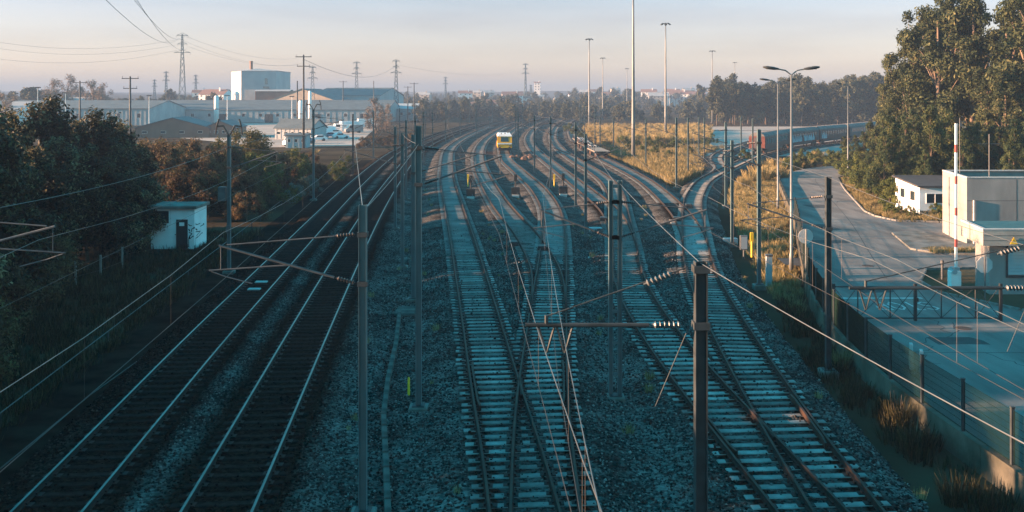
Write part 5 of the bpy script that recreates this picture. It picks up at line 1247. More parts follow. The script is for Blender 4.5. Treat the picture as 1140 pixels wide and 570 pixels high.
VS = [(318, 163, 'van', 'car_white', 'white van beside the site office at the left of the yard'), (330, 160, 'car', 'car_blue', 'blue car in front of the site office'), (352, 150, 'van', 'car_white', 'white van behind the forked mast'), (364, 150, 'car', 'car_white', 'white car right of the forked mast'), (372, 147, 'truck', 'car_white', 'white box truck in the middle of the yard'), (384, 148, 'van', 'car_grey', 'grey van right of the box truck'), (360, 141, 'truck', 'car_grey', 'grey truck at the back of the yard'), (392, 143, 'truck', 'car_white', 'white truck near the round bare tree'), (377, 153, 'car', 'car_blue', 'blue car in the front row of the yard'), (388, 154, 'car', 'car_white', 'white car in the front row nearest the tracks'), (213, 149, 'car', 'car_white', 'white car in front of the brown gabled sheds'), (222, 149, 'van', 'car_white', 'white van in front of the brown gabled sheds'), (345, 157, 'car', 'car_white', 'white car just left of the forked mast'), (402, 147, 'van', 'car_white', 'white van at the right end of the yard')]
for k, (px, py, kd, mt, lb) in enumerate(VS):
    p_ = P(px, py, GZ); make_van(mt, lb, p_, math.radians(rng.choice((20, 25, 190, 205, 60))), kd)
struct(MB().add([tuple(P(300, 164, GZ + .02)), tuple(P(396, 162, GZ + .02)), tuple(P(425, 137, GZ + .02)), tuple(P(190, 137, GZ + .02)), tuple(P(196, 153, GZ + .02))], [(0, 1, 2, 3, 4)]).build('factory_yard', M['yard']))

# ------------------------------------------------------------------ houses on the far hillside
def gnd(x, y):
    if y < 700: return GZ
    return GZ + float(np.clip((y - 700) / 900, 0, 1) ** 1.3 * (11 + 9 * noise2(np.array(x / 420), np.array(y / 420), 1, 1.3)) + np.clip((y - 1500) / 1500, 0, 1) * 14)
HS = []
def house(px, D, base_py, w, h, storeys, label, roof='tile', rz=0.0, wall='white'):
    x = XD(px, D); z = ZD(base_py, D)
    r = thing('distant_house', label, 'house', (x, D, z), rz, 'houses on the far hillside'); hw, d = w / 2, w * .7; rh = w * .18
    MB().add([(-hw, 0, -14), (hw, 0, -14), (hw, d, -14), (-hw, d, -14), (-hw, 0, h), (hw, 0, h), (hw, d, h), (-hw, d, h), (-hw, d / 2, h + rh), (hw, d / 2, h + rh)], [(0, 1, 5, 4), (2, 3, 7, 6), (1, 2, 6, 9, 5), (3, 0, 4, 8, 7)]).build('wall', M[wall], r)
    o = .5; MB().add([(-hw - o, -o, h - .1), (hw + o, -o, h - .1), (hw + o, d / 2, h + rh + .2), (-hw - o, d / 2, h + rh + .2), (hw + o, d + o, h - .1), (-hw - o, d + o, h - .1)], [(0, 1, 2, 3), (3, 2, 4, 5)]).build('roof', M[roof], r)
    nw = max(2, int(w / 3.5))
    for s_ in range(storeys):
        for k in range(nw):
            xc = -hw + w * (k + .5) / nw; MB().box(xc - .6, xc + .6, -.06, -.01, h * (s_ + .35) / storeys, h * (s_ + .75) / storeys).build('window', M['glass'], r)
    MB().box(hw * .4, hw * .4 + .9, d * .3, d * .3 + .9, h, h + rh + 1.4).build('chimney', M[wall], r)
ss = ['white house with a red roof', 'wide pale house', 'low white house', 'tall pale apartment block', 'small white house']
pl = [(518, 940, 109, 22, 7), (531, 960, 107, 14, 6), (571, 860, 111, 30, 6), (588, 870, 113, 16, 5), (601, 900, 110, 12, 4), (664, 1000, 107, 22, 7), (678, 980, 110, 30, 6), (686, 1050, 105, 16, 8), (693, 900, 112, 18, 6), (722, 1000, 109, 26, 9), (733, 950, 112, 30, 7), (748, 1000, 108, 26, 8), (757, 960, 110, 34, 7), (768, 1000, 107, 20, 9), (776, 950, 112, 26, 9), (800, 980, 109, 28, 10), (801, 940, 114, 34, 8), (812, 920, 113, 18, 7), (640, 1000, 110, 20, 6), (652, 1050, 107, 22, 7), (598, 1150, 100, 12, 12), (627, 900, 114, 22, 5), (545, 1000, 107, 16, 6), (235, 640, 112, 30, 6), (222, 660, 111, 16, 7), (470, 900, 110, 22, 6)]
near = ['above the hazy trees left of the skyline pylon', 'left of the skyline pylon, second along', 'just below the skyline pylon', 'right below the skyline pylon', 'small, right of the skyline pylon', 'left of the third floodlight mast', 'between the two left floodlight masts', 'just left of the tallest floodlight mast', 'low, left of the tallest floodlight mast', 'just right of the tallest floodlight mast', 'left of the second floodlight mast', 'right of the second floodlight mast', 'wide, right of the second floodlight mast', 'fourth right of the second floodlight mast', 'low, left of the hazy dark tree', 'left of the dark wood, upper', 'left of the dark wood, lower', 'touching the left end of the dark wood', 'between the pylon and the left floodlight', 'just left of the left floodlight mast', 'narrow block on the skyline right of the pylon', 'low, right of the skyline pylon', 'between two hazy tree crowns left of the pylon', 'left of the box tower, wide', 'left of the box tower, farther one', 'above the mast cluster on the skyline']
for k, (px, D, by, w, h) in enumerate(pl):
    house(px, D, by + 1, w * .62, h * .8, 2 if h < 9 else 3, (ss[k % 5] if h < 9 else 'tall pale apartment block') + ' ' + near[k], 'tile' if k % 3 != 1 else 'shed_grey', rng.uniform(-.25, .25), ('white', 'cream', 'white_p')[k % 3])
# ------------------------------------------------------------------ vegetation
def leaf_mesh(name, C, Nn, size, mat_, seed, aspect=0.45, rnd=None):
    R = np.random.default_rng(seed); n = len(C)
    Nn = Nn / (np.linalg.norm(Nn, axis=1, keepdims=True) + 1e-9)
    T = np.cross(Nn, R.normal(size=(n, 3))); T /= (np.linalg.norm(T, axis=1, keepdims=True) + 1e-9); B = np.cross(Nn, T)
    s = (size * R.uniform(.6, 1.4, n))[:, None]
    V = np.stack([C - T * s * .5, C - B * s * aspect * .5 + T * s * .08, C + T * s * .5, C + B * s * aspect * .5 + T * s * .08], 1).reshape(-1, 3)
    return quads(name, V, n, mat_, R.random(n) if rnd is None else rnd)
def quads(name, V, n, mat_, rnd):
    me = bpy.data.meshes.new(name)
    me.vertices.add(n * 4); me.vertices.foreach_set('co', V.astype(np.float32).reshape(-1))
    me.loops.add(n * 4); me.loops.foreach_set('vertex_index', np.arange(n * 4, dtype=np.int32))
    me.polygons.add(n); me.polygons.foreach_set('loop_start', np.arange(0, n * 4, 4, dtype=np.int32))
    me.materials.append(mat_); a = me.attributes.new('rnd', 'FLOAT', 'FACE'); a.data.foreach_set('value', rnd.astype(np.float32))
    me.update(calc_edges=True); return me
def blob_points(blobs, n, seed, shell=0.5):
    """points and outward normals spread through a set of ellipsoid clumps"""
    R = np.random.default_rng(seed); B = np.array(blobs, float)
    w = B[:, 3] * B[:, 4] * B[:, 5]; w = w ** .8; k = R.choice(len(B), n, p=w / w.sum())
    d = R.normal(size=(n, 3)); d /= np.linalg.norm(d, axis=1, keepdims=True)
    r = R.random(n) ** shell
    r = r * R.uniform(.75, 1.12, n)
    C = B[k, :3] + d * B[k, 3:6] * r[:, None]
    return C, d + R.normal(size=(n, 3)) * .55 + np.array([0, 0, .25]), k
def trunk_mb(h, r, R, lean=.03, limbs=()):
    mb = MB(); pts = []; x = y = 0.0
    for k in range(7): z = h * k / 6; pts.append((x, y, z - .15)); x += R.gauss(0, h * lean / 3); y += R.gauss(0, h * lean / 3)
    mb.path(pts, r, 7, 0, r * .35)
    for q in limbs:
        zb = q[2] * R.uniform(.45, .75); t = min(zb / h, .98); i = min(int(t * 6), 5); f = t * 6 - i
        a = Vector(pts[i]).lerp(Vector(pts[i + 1]), f); e = Vector(q[:3]); m_ = a.lerp(e, .5) + Vector((0, 0, .08 * h * R.random()))
        rl = r * .35; mb.tube(a, m_, rl, rl * .6, 5, False); mb.tube(m_, e, rl * .6, rl * .15, 5, False)
    return mb
PROTO = {}
def make_tree(kind, var, H, mat_, bark, nleaf, lsize, shape, trunk_r, ncl, clr, aspect=.45, dense=0):
    R = random.Random(hash((kind, var)) % 1000 if False else sum(map(ord, kind)) * 7 + var * 131); blobs = []
    for k in range(ncl):
        t = (k + R.random()) / ncl
        if shape == 'oval':       # broad crown reaching low
            z = H * (.14 + .80 * t); rad = H * .30 * math.sin(math.pi * min(1, max(0.05, (z / H - .02) / 1.0))) ** .7 * (1.25 - .6 * t)
        elif shape == 'euc':      # clumps high on long limbs
            z = H * (.30 + .66 * t ** .8); rad = H * .20 * (1 - .55 * abs(t - .45)) * (1.15 - .5 * t)
        elif shape == 'pine':
            z = H * (.20 + .76 * t); rad = H * .24 * (1.08 - t) + .12
        elif shape == 'bush':
            z = H * (.10 + .74 * t); rad = H * .55 * math.sqrt(max(.05, 1 - (t * .95) ** 2))
        elif shape == 'umbrella':
            z = H * (.70 + .22 * t); rad = H * .42 * (1.1 - t)
        elif shape == 'column':
            z = H * (.12 + .82 * t); rad = H * .13 * (1.05 - .75 * t)
        a = R.uniform(0, 6.283); q = rad * math.sqrt(R.uniform(.05, 1.0)); s = clr * R.uniform(.65, 1.35) * (1.15 - .45 * t)
        blobs.append((math.cos(a) * q, math.sin(a) * q, z, s, s, s * R.uniform(.7, 1.2)))
    C, Nn, kk = blob_points(blobs, nleaf, 11 + var)
    cl = np.array([R.uniform(-.22, .22) for _ in blobs])
    rn = np.clip(np.random.default_rng(5 + var).random(nleaf) * .75 + .12 + cl[kk], 0, 1)
    if dense:                 # oversized dark leaves added inside the crown to block the sun
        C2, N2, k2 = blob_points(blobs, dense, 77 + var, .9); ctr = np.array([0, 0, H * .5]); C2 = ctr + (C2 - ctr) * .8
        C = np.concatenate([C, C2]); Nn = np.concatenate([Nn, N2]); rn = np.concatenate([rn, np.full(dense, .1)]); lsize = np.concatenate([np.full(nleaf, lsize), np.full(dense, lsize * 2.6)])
    crown = leaf_mesh('crown', C, Nn, lsize, mat_, 3 + var, aspect, rn)
    th = H * {'oval': .8, 'euc': .85, 'pine': .97, 'bush': .5, 'umbrella': .78, 'column': .92}[shape]
    lim = R.sample(blobs, min(len(blobs), 12 if shape != 'pine' else 8))
    tm = trunk_mb(th, trunk_r, R, .03, lim).mesh('trunk', bark)
    PROTO[(kind, var)] = (tm, crown)
def tree(kind, var, x, y, z, sc, label, group, name='tree', rz=None, cat='tree', sz=None):
    tm, cm = PROTO[(kind, var)]
    r = thing(name, label, cat, (x, y, z), rng.uniform(0, 6.28) if rz is None else rz, group, (sc, sc, sz or sc * rng.uniform(.94, 1.06)))
    link('trunk', tm, r); link('crown', cm, r); return r
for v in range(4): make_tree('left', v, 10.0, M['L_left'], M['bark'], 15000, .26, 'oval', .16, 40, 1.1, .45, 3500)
for v in range(3): make_tree('brown', v, 5.0, M['L_brown'], M['bark'], 9000, .17, 'bush', .09, 30, .75, .45, 1200)
for v in range(2): make_tree('olive', v, 6.0, M['L_olive'], M['bark'], 11000, .2, 'bush', .12, 30, .95)
for v in range(4): make_tree('euc', v, 24.0, M['L_euc'], M['bark_lt'], 13000, .46, 'euc', .30, 30, 1.5)
for v in range(3): make_tree('pine', v, 9.0, M['L_pine'], M['bark'], 10000, .30, 'pine', .12, 46, .62, .22)
for v in range(3): make_tree('bush', v, 3.6, M['L_green'], M['bark'], 6000, .2, 'bush', .06, 20, .6)
for v in range(4): make_tree('wood', v, 19.0, M['L_far'], M['bark'], 3200, .95, 'column' if v % 2 else 'euc', .22, 34, 1.7)
for v in range(4): make_tree('far', v, 9.0, M['L_far'], M['bark'], 2200, .8, 'oval' if v < 3 else 'umbrella', .2, 24, 1.3)
for v in range(2): make_tree('bare', v, 9.0, M['L_bare'], M['bark'], 3600, .5, 'oval', .15, 26, 1.1, .18)
for v in range(2): make_tree('teal', v, 1.8, M['L_teal'], M['bark'], 2500, .14, 'bush', .03, 14, .35)

# left tree mass beside the hut (also shades the near tracks)
G1 = 'dark trees on the left bank'
LT = [(21, 66, 10.5), (50, 68, 10.8), (82, 73, 8.8), (110, 70, 9.9), (129, 72, 9.6), (150, 76, 7.6), (66, 62, 8.4), (98, 62, 7.6), (-20, 62, 10.4), (152, 66, 5.4), (36, 58, 7.6), (120, 62, 6.4), (8, 56, 8.2), (140, 64, 5.6), (-8, 50, 8.6)]
lbL = ['tall dark tree with sunlit pointed top near the left frame edge', 'tallest dark tree, second from the left edge, with bright top', 'rounded dark tree between the tall left pair and the airy pair', 'airy tree with glittering leaves, left one of the airy pair', 'airy tree with pale leaves, right one of the airy pair', 'dark tree at the right end of the left tree mass', 'dark tree in front of the tallest one', 'dark tree in front of the airy pair', 'dark tree cut by the left frame edge', 'small dark tree against the left wall of the hut', 'low dark tree on the left bank, front row', 'low dark tree left of the hut, front row', 'shaded dark tree at the left edge, front row', 'shaded small tree beside the hut window', 'nearest shaded dark tree at the left edge']
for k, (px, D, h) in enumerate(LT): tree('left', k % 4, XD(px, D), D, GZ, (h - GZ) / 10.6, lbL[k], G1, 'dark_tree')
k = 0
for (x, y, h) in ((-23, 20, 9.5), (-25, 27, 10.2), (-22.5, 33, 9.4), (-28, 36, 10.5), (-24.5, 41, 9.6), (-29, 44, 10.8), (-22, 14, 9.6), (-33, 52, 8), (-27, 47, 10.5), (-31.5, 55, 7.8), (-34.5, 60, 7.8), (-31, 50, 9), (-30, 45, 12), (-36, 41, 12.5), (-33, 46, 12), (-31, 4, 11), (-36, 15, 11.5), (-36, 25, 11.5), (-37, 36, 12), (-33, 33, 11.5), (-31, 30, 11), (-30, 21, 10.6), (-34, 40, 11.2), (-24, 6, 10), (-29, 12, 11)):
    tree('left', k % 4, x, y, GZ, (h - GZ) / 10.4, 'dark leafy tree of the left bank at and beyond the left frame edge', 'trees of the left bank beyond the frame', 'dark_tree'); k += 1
for k, (x, y) in enumerate(((-19.5, 15), (-20.5, 19), (-20, 23), (-21.5, 27), (-22, 31), (-21.5, 35), (-23.5, 39), (-24, 43), (-25.5, 47), (-26.5, 51), (-24, 25), (-26, 33), (-28, 50), (-29, 56), (-19, 10), (-22, 22))):
    tree('brown', k % 3, x, y, GZ, .95, 'dense shaded undergrowth bush at the foot of the left trees', 'undergrowth below the left trees', 'undergrowth_bush', cat='bush')
# brown and olive shrubs
BR = [(168, 88, 6.3), (185, 92, 6.8), (205, 96, 6.2), (222, 90, 5.6), (240, 96, 5.8), (262, 92, 4.6), (178, 104, 6.9), (215, 108, 6.6), (250, 108, 5.8), (160, 98, 7.2), (232, 84, 4.2), (268, 88, 3.8), (280, 96, 4.0), (150, 92, 6.4), (196, 84, 4.6)]
for k, (px, D, h) in enumerate(BR): tree('brown', k % 3, XD(px, D), D, GZ, (h - GZ) / 5.2, 'russet brown shrub in the thicket behind the white hut', 'brown shrubs behind the hut', 'brown_shrub', cat='shrub')
tree('olive', 0, XD(262, 112), 112, GZ, 1.38, 'round olive-gold tree below the box tower', 'olive trees', 'olive_tree'); tree('olive', 1, XD(292, 114), 114, GZ, 1.3, 'round olive-gold tree, right half of the pair below the box tower', 'olive trees', 'olive_tree')
for k, (px, D, h) in enumerate(((300, 96, 4.2), (318, 100, 3.8), (290, 104, 5.0), (312, 110, 4.4), (335, 108, 3.2), (355, 116, 2.6), (372, 122, 2.3), (345, 124, 3.4), (385, 132, 2.6), (275, 82, 2.6), (322, 118, 4.4))):
    tree('brown' if k % 2 else 'bush', k % 3, XD(px, D), D, GZ, (h - GZ) / (5.2 if k % 2 else 3.8), ('dark brown' if k % 2 else 'dark green') + ' bush on the slope beside the left main line', 'bushes beside the left main line ' + ('(brown)' if k % 2 else '(green)'), 'bush', cat='bush')
for k, (px, D) in enumerate(((338, 101), (327, 97), (345, 106))): tree('teal', k % 2, XD(px, D), D, GZ, 1.25, 'pale blue-green bush at the foot of the forked mast', 'blue-green bushes by the forked mast', 'blue_green_bush', cat='bush')
tree('bare', 0, XD(418, 280), 280, GZ, 1.2, 'round bare-branched tree right of the blue hall', None, 'bare_tree', rz=1.0); tree('bare', 1, XD(430, 290), 290, GZ, 1.0, 'brownish bare tree just right of the round bare tree', None, 'bare_tree', rz=.3)
for k in range(8): px = 405 + k * 7.5; tree('brown', k % 3, XD(px, 200 + 3 * k), 200 + 3 * k, GZ, .55, 'orange brown hedge bush along the track below the blue annex', 'orange hedge by the tracks', 'hedge_bush', cat='bush')

# right-hand wood of tall eucalyptus
EU = [(1020, 126, 22.5), (1045, 118, 23.5), (1062, 124, 24.5), (1082, 116, 22.5), (1003, 132, 17.5), (1125, 112, 22.5), (1148, 106, 23), (1105, 128, 18), (1135, 128, 22), (1165, 118, 24), (1030, 140, 21), (1075, 138, 23), (990, 140, 13.5), (1012, 120, 13.5), (1100, 108, 13.5), (1120, 104, 14), (1052, 134, 25), (1185, 112, 23), (1160, 130, 21), (1200, 124, 22)]
lbE = ['tall eucalyptus at the left shoulder of the high group', 'tall eucalyptus with pale trunk, left of the sky gap', 'tallest eucalyptus of the group cut by the top of the picture', 'eucalyptus leaning to the right of the tallest', 'shorter eucalyptus stepping down at the left end of the wood', 'eucalyptus at the right edge beyond the sky gap', 'eucalyptus cut by the right frame edge', 'lower eucalyptus filling the sky gap on the right', 'eucalyptus behind the right edge group', 'eucalyptus beyond the right frame edge', 'eucalyptus behind the left shoulder of the group', 'eucalyptus behind the tallest one', 'lowest eucalyptus at the left end of the wood', 'young eucalyptus in front of the left shoulder', 'young eucalyptus in front of the sky gap', 'young eucalyptus in front at the right edge', 'eucalyptus behind the middle of the high group'] + ['eucalyptus standing beyond the right frame edge'] * 3
for k, (px, D, h) in enumerate(EU): tree('euc', k % 4, XD(px, D), D, -.05, h / 24.0, lbE[k], 'eucalyptus trees on the right', 'eucalyptus_tree')
R = random.Random(9)
for k in range(46):
    px = 985 + (k * 53 % 175) + R.uniform(-4, 4); D = 92 + (k * 29 % 24) + (px - 985) * -.05
    h = R.uniform(5.5, 9.2); tree('pine', k % 3, XD(px, D), D, -.05, h / 9.0, 'young green pine in the dense belt in front of the eucalyptus', 'young pines on the right', 'pine_tree')
for k, (px, by, h) in enumerate(((962, 196, 6.2), (975, 203, 6.6), (988, 208, 7.2), (952, 188, 5.2), (968, 190, 7.4), (984, 195, 8.0), (1000, 198, 8.0), (940, 182, 4.6))):
    p_ = P(px, by, 0); tree('pine', k % 3, p_.x, p_.y, -.05, h / 9.0, 'pine at the road edge in front of the wood', 'roadside pines', 'pine_tree')
for k, (px, by, h) in enumerate(((938, 196, 2.8), (947, 202, 3.2), (955, 208, 3.0), (963, 214, 3.2), (972, 220, 3.0), (983, 226, 2.8), (992, 230, 2.6), (930, 188, 2.8), (922, 182, 2.6), (940, 184, 3.2), (958, 196, 3.6), (976, 208, 3.6), (990, 218, 3.4), (1004, 222, 3.6), (965, 200, 3.4))):
    p_ = P(px, by, 0); tree('bush', k % 3, p_.x + .6, p_.y, -.05, h / 3.6, 'leafy green shrub lining the right kerb of the road', 'shrubs along the right kerb', 'roadside_shrub', cat='shrub')
for k, (px, by) in enumerate(((1030, 236), (1036, 238), (1043, 240), (1050, 246), (985, 238), (998, 240), (1010, 241))):
    p_ = P(px, by, 0); tree('bush', k % 3, p_.x, p_.y - .6, 0, .3, 'low shrub in front of the white building', 'low shrubs by the white building', 'low_shrub', cat='shrub')
# dark wood behind the yard
R = random.Random(21); k = 0
for row in range(4):
    px = 798
    while px < 1010:
        D = 360 + row * 16 + R.uniform(-7, 7); t = (px - 798) / 200
        h = (15.5 + 2.0 * math.sin(px * .08) + 4.5 * max(0, t - .55)) * R.uniform(.86, 1.12) + row * .9
        tree('wood', (k * 3 + row) % 4, XD(px, D), D, GZ, h / 19.0, 'tall hazy tree of the dark wood behind the pale yard', 'dark wood behind the yard', 'wood_tree'); k += 1; px += R.uniform(7, 11)
# the line of hazy trees at the far end of the tracks and on the left skyline
def rowt(px0, px1, D0, D1, h0, h1, step, label, group, kinds=(0, 1, 2), seed=1, kind='far'):
    R = random.Random(seed); px = px0; k = 0
    while px < px1:
        D = R.uniform(D0, D1); h = R.uniform(h0, h1); tree(kind, kinds[k % len(kinds)], XD(px, D), D, gnd(XD(px, D), D), h / 9.0, label, group, 'hazy_tree'); k += 1; px += step * R.uniform(.7, 1.3)
rowt(462, 665, 400, 540, 6, 10.5, 4.2, 'hazy blue-grey tree in the belt where the tracks vanish', 'hazy belt at the end of the tracks', seed=3)
rowt(440, 700, 560, 720, 8, 13, 5, 'pale hazy tree in the belt behind the tracks', 'second hazy belt', seed=4)
rowt(620, 815, 420, 700, 5, 10, 4.5, 'hazy tree between the floodlight masts', 'hazy trees between the floodlights', seed=5)
rowt(0, 250, 480, 700, 9, 16, 7, 'hazy tree on the left skyline behind the factory roofs', 'left skyline trees', (0, 1, 2, 3), seed=6)
for k, (px, D, h) in enumerate(((62, 420, 21), (76, 430, 22), (104, 400, 18), (116, 410, 17.5), (5, 330, 13.5), (14, 340, 12), (32, 420, 16))): tree('bare' if k != 6 else 'far', k % 2 if k != 6 else 3, XD(px, D), D, GZ, h / 9.0, ('large bare tree on the left skyline, behind the warehouse', 'bushy bare tree next to the large skyline tree', 'wide bare tree left of the power pole', 'second wide bare tree left of the power pole', 'bare tree at the left frame edge', 'second bare tree near the left frame edge', 'umbrella-shaped tree near the left frame edge')[k], None, 'skyline_tree')
rowt(430, 830, 780, 1250, 9, 15, 4.5, 'faint tree on the far hillside among the houses', 'far hillside trees', (0, 1, 2, 3), seed=8)
tree('far', 1, XD(779, 560), 560, GZ, 1.75, 'dark hazy cone-shaped tree left of the dark wood', None, 'hazy_tree', sz=2.1); tree('far', 2, XD(773, 570), 570, GZ, 1.4, 'lower hazy tree beside the cone-shaped one', None, 'hazy_tree')
rowt(640, 720, 800, 950, 14, 20, 14, 'higher hazy tree on the hillside behind the floodlights', 'high hillside trees', (0, 3, 2), seed=12)

# ------------------------------------------------------------------ grasses
def grass_proto(n, h, spread, mat_, seed, w=.03, arch=.5):
    R = np.random.default_rng(seed); a = R.uniform(0, 6.28, n); r = spread * np.sqrt(R.random(n)) * .5
    bx, by = np.cos(a) * r, np.sin(a) * r; hh = h * R.uniform(.5, 1.1, n); le = arch * hh * R.uniform(.2, 1, n); a2 = a + R.normal(0, .5, n)
    tx, ty = bx + np.cos(a2) * le, by + np.sin(a2) * le; px, py = -np.sin(a2) * w, np.cos(a2) * w; z = np.zeros(n) - .03
    V = np.stack([np.stack([bx - px, by - py, z], 1), np.stack([bx + px, by + py, z], 1), np.stack([tx + px * .3, ty + py * .3, hh], 1), np.stack([tx - px * .3, ty - py * .3, hh * .97], 1)], 1).reshape(-1, 3)
    return quads('blades', V, n, mat_, R.random(n))
def pampas_proto(seed):
    R = random.Random(seed); Rn = np.random.default_rng(seed); C = []
    for k in range(13):
        a, l = R.uniform(0, 6.28), R.uniform(.2, .85); h = R.uniform(1.7, 2.6)
        for j in range(60): t = R.random(); C.append((math.cos(a) * l * (.7 + .3 * t) + R.gauss(0, .07), math.sin(a) * l * (.7 + .3 * t) + R.gauss(0, .07), h + t * .75))
    C = np.array(C); pl_ = leaf_mesh('plumes', C, Rn.normal(size=C.shape), .24, M['L_plume'], seed, .6)
    return grass_proto(300, 1.5, 1.1, M['L_dry'], seed + 1, .02, .55), pl_
PA = [pampas_proto(s_) for s_ in (2, 9, 15)]
def pampas(x, y, z, sc, label, group, k):
    r = thing('pampas_grass', label, 'pampas grass', (x, y, z), rng.uniform(0, 6.28), group, sc); link('blades', PA[k % 3][0], r); link('plumes', PA[k % 3][1], r)
R = random.Random(33)
for k in range(420):      # field behind the siding
    px = R.uniform(640, 790); D = 205 + 105 * R.random(); x = XD(px, D)
    if x < float(CV['T7'](D)) + 5 or x > float(CV['T6'](min(D, 290))) - 60 * (D > 200) and x > 62: continue
    pampas(x, D, GZ, R.uniform(1.0, 1.7), 'pale pampas clump in the field behind the siding', 'pampas field behind the siding', k)
for k, (px, by, s_) in enumerate(((843, 198, 1.2), (850, 200, 1.3), (858, 197, 1.2), (836, 202, 1.1), (866, 196, 1.1), (872, 200, 1.0), (829, 207, .9), (851, 190, 1.2), (864, 188, 1.2), (898, 186, 1.0), (912, 178, 1.1))):
    p_ = P(px, by, -.3); pampas(p_.x, p_.y, GZ + .05, s_, 'pampas clump beside the road bend in front of the coaches', 'pampas clumps by the road bend', k)
for k in range(3): p_ = P((1043, 1050, 352)[k], (232, 236, 172)[k], 0 if k < 2 else GZ); pampas(p_.x, p_.y, 0 if k < 2 else GZ, .6, ('pampas clump beside the white building window', 'small pampas clump at the corner of the white building', 'pale pampas clump among the bushes by the left yard')[k], None, k)
# bushes in front of the coaches and behind the pampas
for k, (px, by, h) in enumerate(((880, 190, 2.6), (890, 188, 2.8), (903, 186, 2.6), (914, 184, 2.8), (895, 180, 2.4), (908, 178, 2.4), (884, 181, 2.0), (700, 168, 1.8), (716, 172, 2.0), (729, 174, 2.2), (735, 168, 2.2), (746, 176, 1.8), (690, 160, 2.4), (762, 166, 2.2), (830, 178, 2.4), (680, 158, 2.6), (694, 163, 2.8), (707, 165, 2.2), (722, 166, 3.0), (733, 163, 2.4), (750, 168, 2.6), (768, 172, 2.0), (712, 160, 2.6), (742, 160, 2.6), (756, 158, 2.2), (670, 154, 2.4), (785, 163, 2.4), (792, 158, 2.6), (780, 156, 2.4), (640, 150, 3.0), (633, 146, 3.0), (648, 154, 2.4))):
    p_ = P(px, by, -.4); tree('bush', k % 3, p_.x, p_.y, GZ, h / 3.6, 'dull green bush in the rough ground between tracks and road', 'bushes in the rough ground', 'rough_bush', cat='bush')

def scatter_grass(name, pts, protos, label, seed, smin=.7, smax=1.3):
    """one mass of uncountable grass, made of many tufts joined"""
    R = np.random.default_rng(seed); allV, allR = [], []; base = []
    for me in protos:
        v = np.empty(len(me.vertices) * 3, np.float32); me.vertices.foreach_get('co', v); rr = np.empty(len(me.polygons), np.float32); me.attributes['rnd'].data.foreach_get('value', rr); base.append((v.reshape(-1, 3), rr))
    for k, (x, y, z) in enumerate(pts):
        v, rr = base[k % len(base)]; a = R.uniform(0, 6.28); s = R.uniform(smin, smax); ca, sa = math.cos(a) * s, math.sin(a) * s
        allV.append(np.stack([v[:, 0] * ca - v[:, 1] * sa + x, v[:, 0] * sa + v[:, 1] * ca + y, v[:, 2] * s + z], 1)); allR.append(np.clip(rr + R.uniform(-.25, .25), 0, 1))
    V = np.concatenate(allV); rn = np.concatenate(allR); me = quads(name, V, len(rn), protos[0].materials[0], rn)
    return struct(link(name, me), 'stuff', label, 'grass')
gd = [grass_proto(46, .75, .8, M['L_dry'], s_, .022, .5) for s_ in (1, 2, 3)]
gg = [grass_proto(36, .38, .7, M['L_grass'], s_, .016, .6) for s_ in (4, 5, 6)]
R = random.Random(41); pts = []
while len(pts) < 1500:      # wedge of yellow grass between the siding and the curving track
    D = R.uniform(100, 200); xa, xb = float(CV['T7'](D)) + 3.2, float(CV['T6'](D)) - 3.2
    if D > 128: xb = min(xb, float(CV['T8'](min(D, 268))) - 3.0)
    if xb - xa < .5: continue
    pts.append((R.uniform(xa, xb), D, GZ))
scatter_grass('dry_grass', pts, gd, 'yellow dry grass in the wedge between the diverging tracks', 1, .8, 1.7)
pts = []
while len(pts) < 1100:      # verge between the curving track and the wall
    D = R.uniform(46, 126); xa, xb = float(CV['T6'](D)) + 3.6, float(WC(D)) - .3
    if xb - xa < .4 or R.random() > .25 + (D - 46) / 70: continue
    pts.append((R.uniform(xa, xb), D, GZ + .02))
scatter_grass('verge_grass', pts, gd, 'dry golden grass on the verge left of the road wall', 2, .35, .8)
pts = []
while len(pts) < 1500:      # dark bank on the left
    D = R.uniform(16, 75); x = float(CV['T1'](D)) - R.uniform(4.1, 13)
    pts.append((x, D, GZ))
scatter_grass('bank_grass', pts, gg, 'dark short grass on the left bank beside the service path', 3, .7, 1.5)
pts = []
for _ in range(130):
    D = R.uniform(24, 110); x = R.uniform(float(CV['T2'](D)) + 2.2, float(CV['T6'](D)) + 2.5); z_, d_, w_ = ballast_z(np.array([x]), np.array([D]))
    if d_[0] > 1.5: pts.append((x, D, float(z_[0])))
scatter_grass('ballast_weeds', pts, gd, 'small dry weeds sprouting from the ballast between tracks', 9, .18, .45)
pts = [(float(WC(D)) - R.uniform(.3, 1.5), D, GZ + .05) for D in [R.uniform(20, 50) for _ in range(150)]]
scatter_grass('wall_weeds', pts, gg, 'weeds growing along the foot of the retaining wall', 4, .6, 1.4)
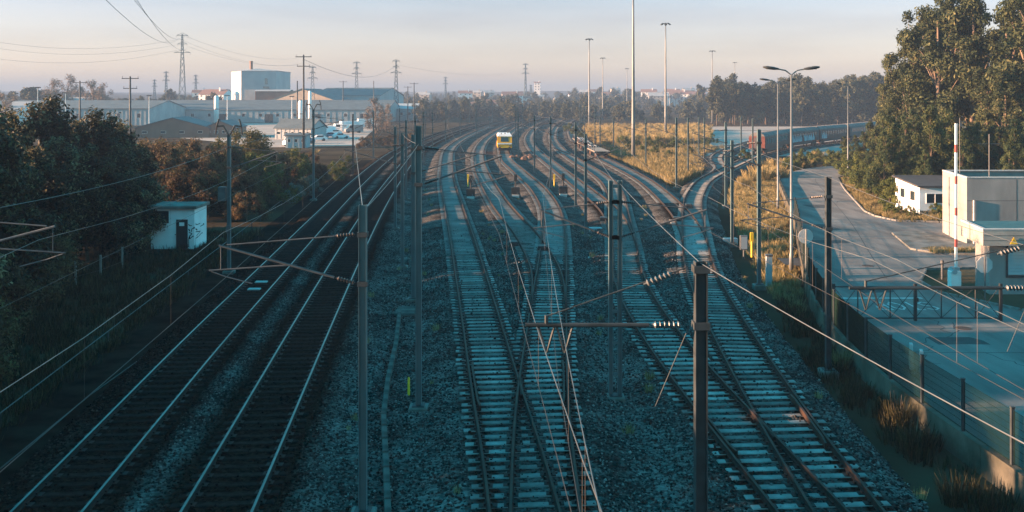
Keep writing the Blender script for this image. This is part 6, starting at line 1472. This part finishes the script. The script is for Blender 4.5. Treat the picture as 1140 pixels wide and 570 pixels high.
for k, (px, by, s_) in enumerate(((945, 408, .7), (1000, 470, .75), (1015, 500, .8), (990, 455, .55), (1060, 560, .6), (932, 392, .5))):
    p_ = P(px, by, -.5); r = thing('weed_tuft', ('bright yellow-green weed tuft at the mast foot by the fence', 'large dry weed tuft against the retaining wall', 'second large weed tuft against the wall, nearer', 'smaller weed tuft behind the large ones', 'weed tuft at the lower right by the wall', 'small weed tuft behind the bright one')[k], 'weed', (min(p_.x, float(WC(p_.y)) - .45), p_.y, GZ + .1), 0, None, s_)
    link('blades', grass_proto(200, 1.0, .9, M['L_dry'] if k == 0 else M['L_grass'], 60 + k, .014, .5), r); link('stalks', grass_proto(14, 1.3, .5, M['L_bare'], 80 + k, .01, .3), r)
pts = [(XD(px, D), D, GZ) for px, D in [(R.uniform(625, 790), R.uniform(170, 330)) for _ in range(1100)]]
pts = [p_ for p_ in pts if p_[0] > float(CV['T7'](p_[1])) + 4 and (p_[1] > 300 or p_[0] < float(CV['T8'](min(max(p_[1], 128), 269))) - 4) and p_[0] < 45]
scatter_grass('field_grass', pts, gd, 'dry grass of the field among the pampas clumps', 5, .7, 1.3)
pts = [(27.2 + 10.5 * R.random(), 61.1 + .8 * R.random(), .12) for _ in range(90)]
scatter_grass('island_grass', pts, gd, 'dry grass in the kerbed bed before the grey building', 6, .25, .5)
pts = [(31.5 + R.uniform(.2, 6), 76.8 + R.uniform(.3, 4.5), -.03) for _ in range(160)] + [(float(np.interp(D, ry_, rx_)) + R.uniform(.3, 2.2), D, -.03) for D in [R.uniform(80, 118) for _ in range(260)]]
scatter_grass('kerb_grass', pts, gd, 'dry grass behind the right kerb of the road', 7, .3, .7)

# ------------------------------------------------------------------ haze: one closed box of even air
mh = bpy.data.materials.new('haze_air'); mh.use_nodes = True; nt = mh.node_tree; nt.nodes.clear()
vo_ = nt.nodes.new('ShaderNodeVolumePrincipled'); vo_.inputs['Color'].default_value = (0.195, 0.295, 0.445, 1); vo_.inputs['Density'].default_value = 0.0006; vo_.inputs['Anisotropy'].default_value = 0.0
mo = nt.nodes.new('ShaderNodeOutputMaterial'); nt.links.new(vo_.outputs[0], mo.inputs['Volume'])
hz = MB().box(-3300, 3300, -260, 4300, GZ - 16, 62).build('haze', mh)
struct(hz, 'stuff', 'thin bluish morning haze filling the air over the whole yard', 'haze')
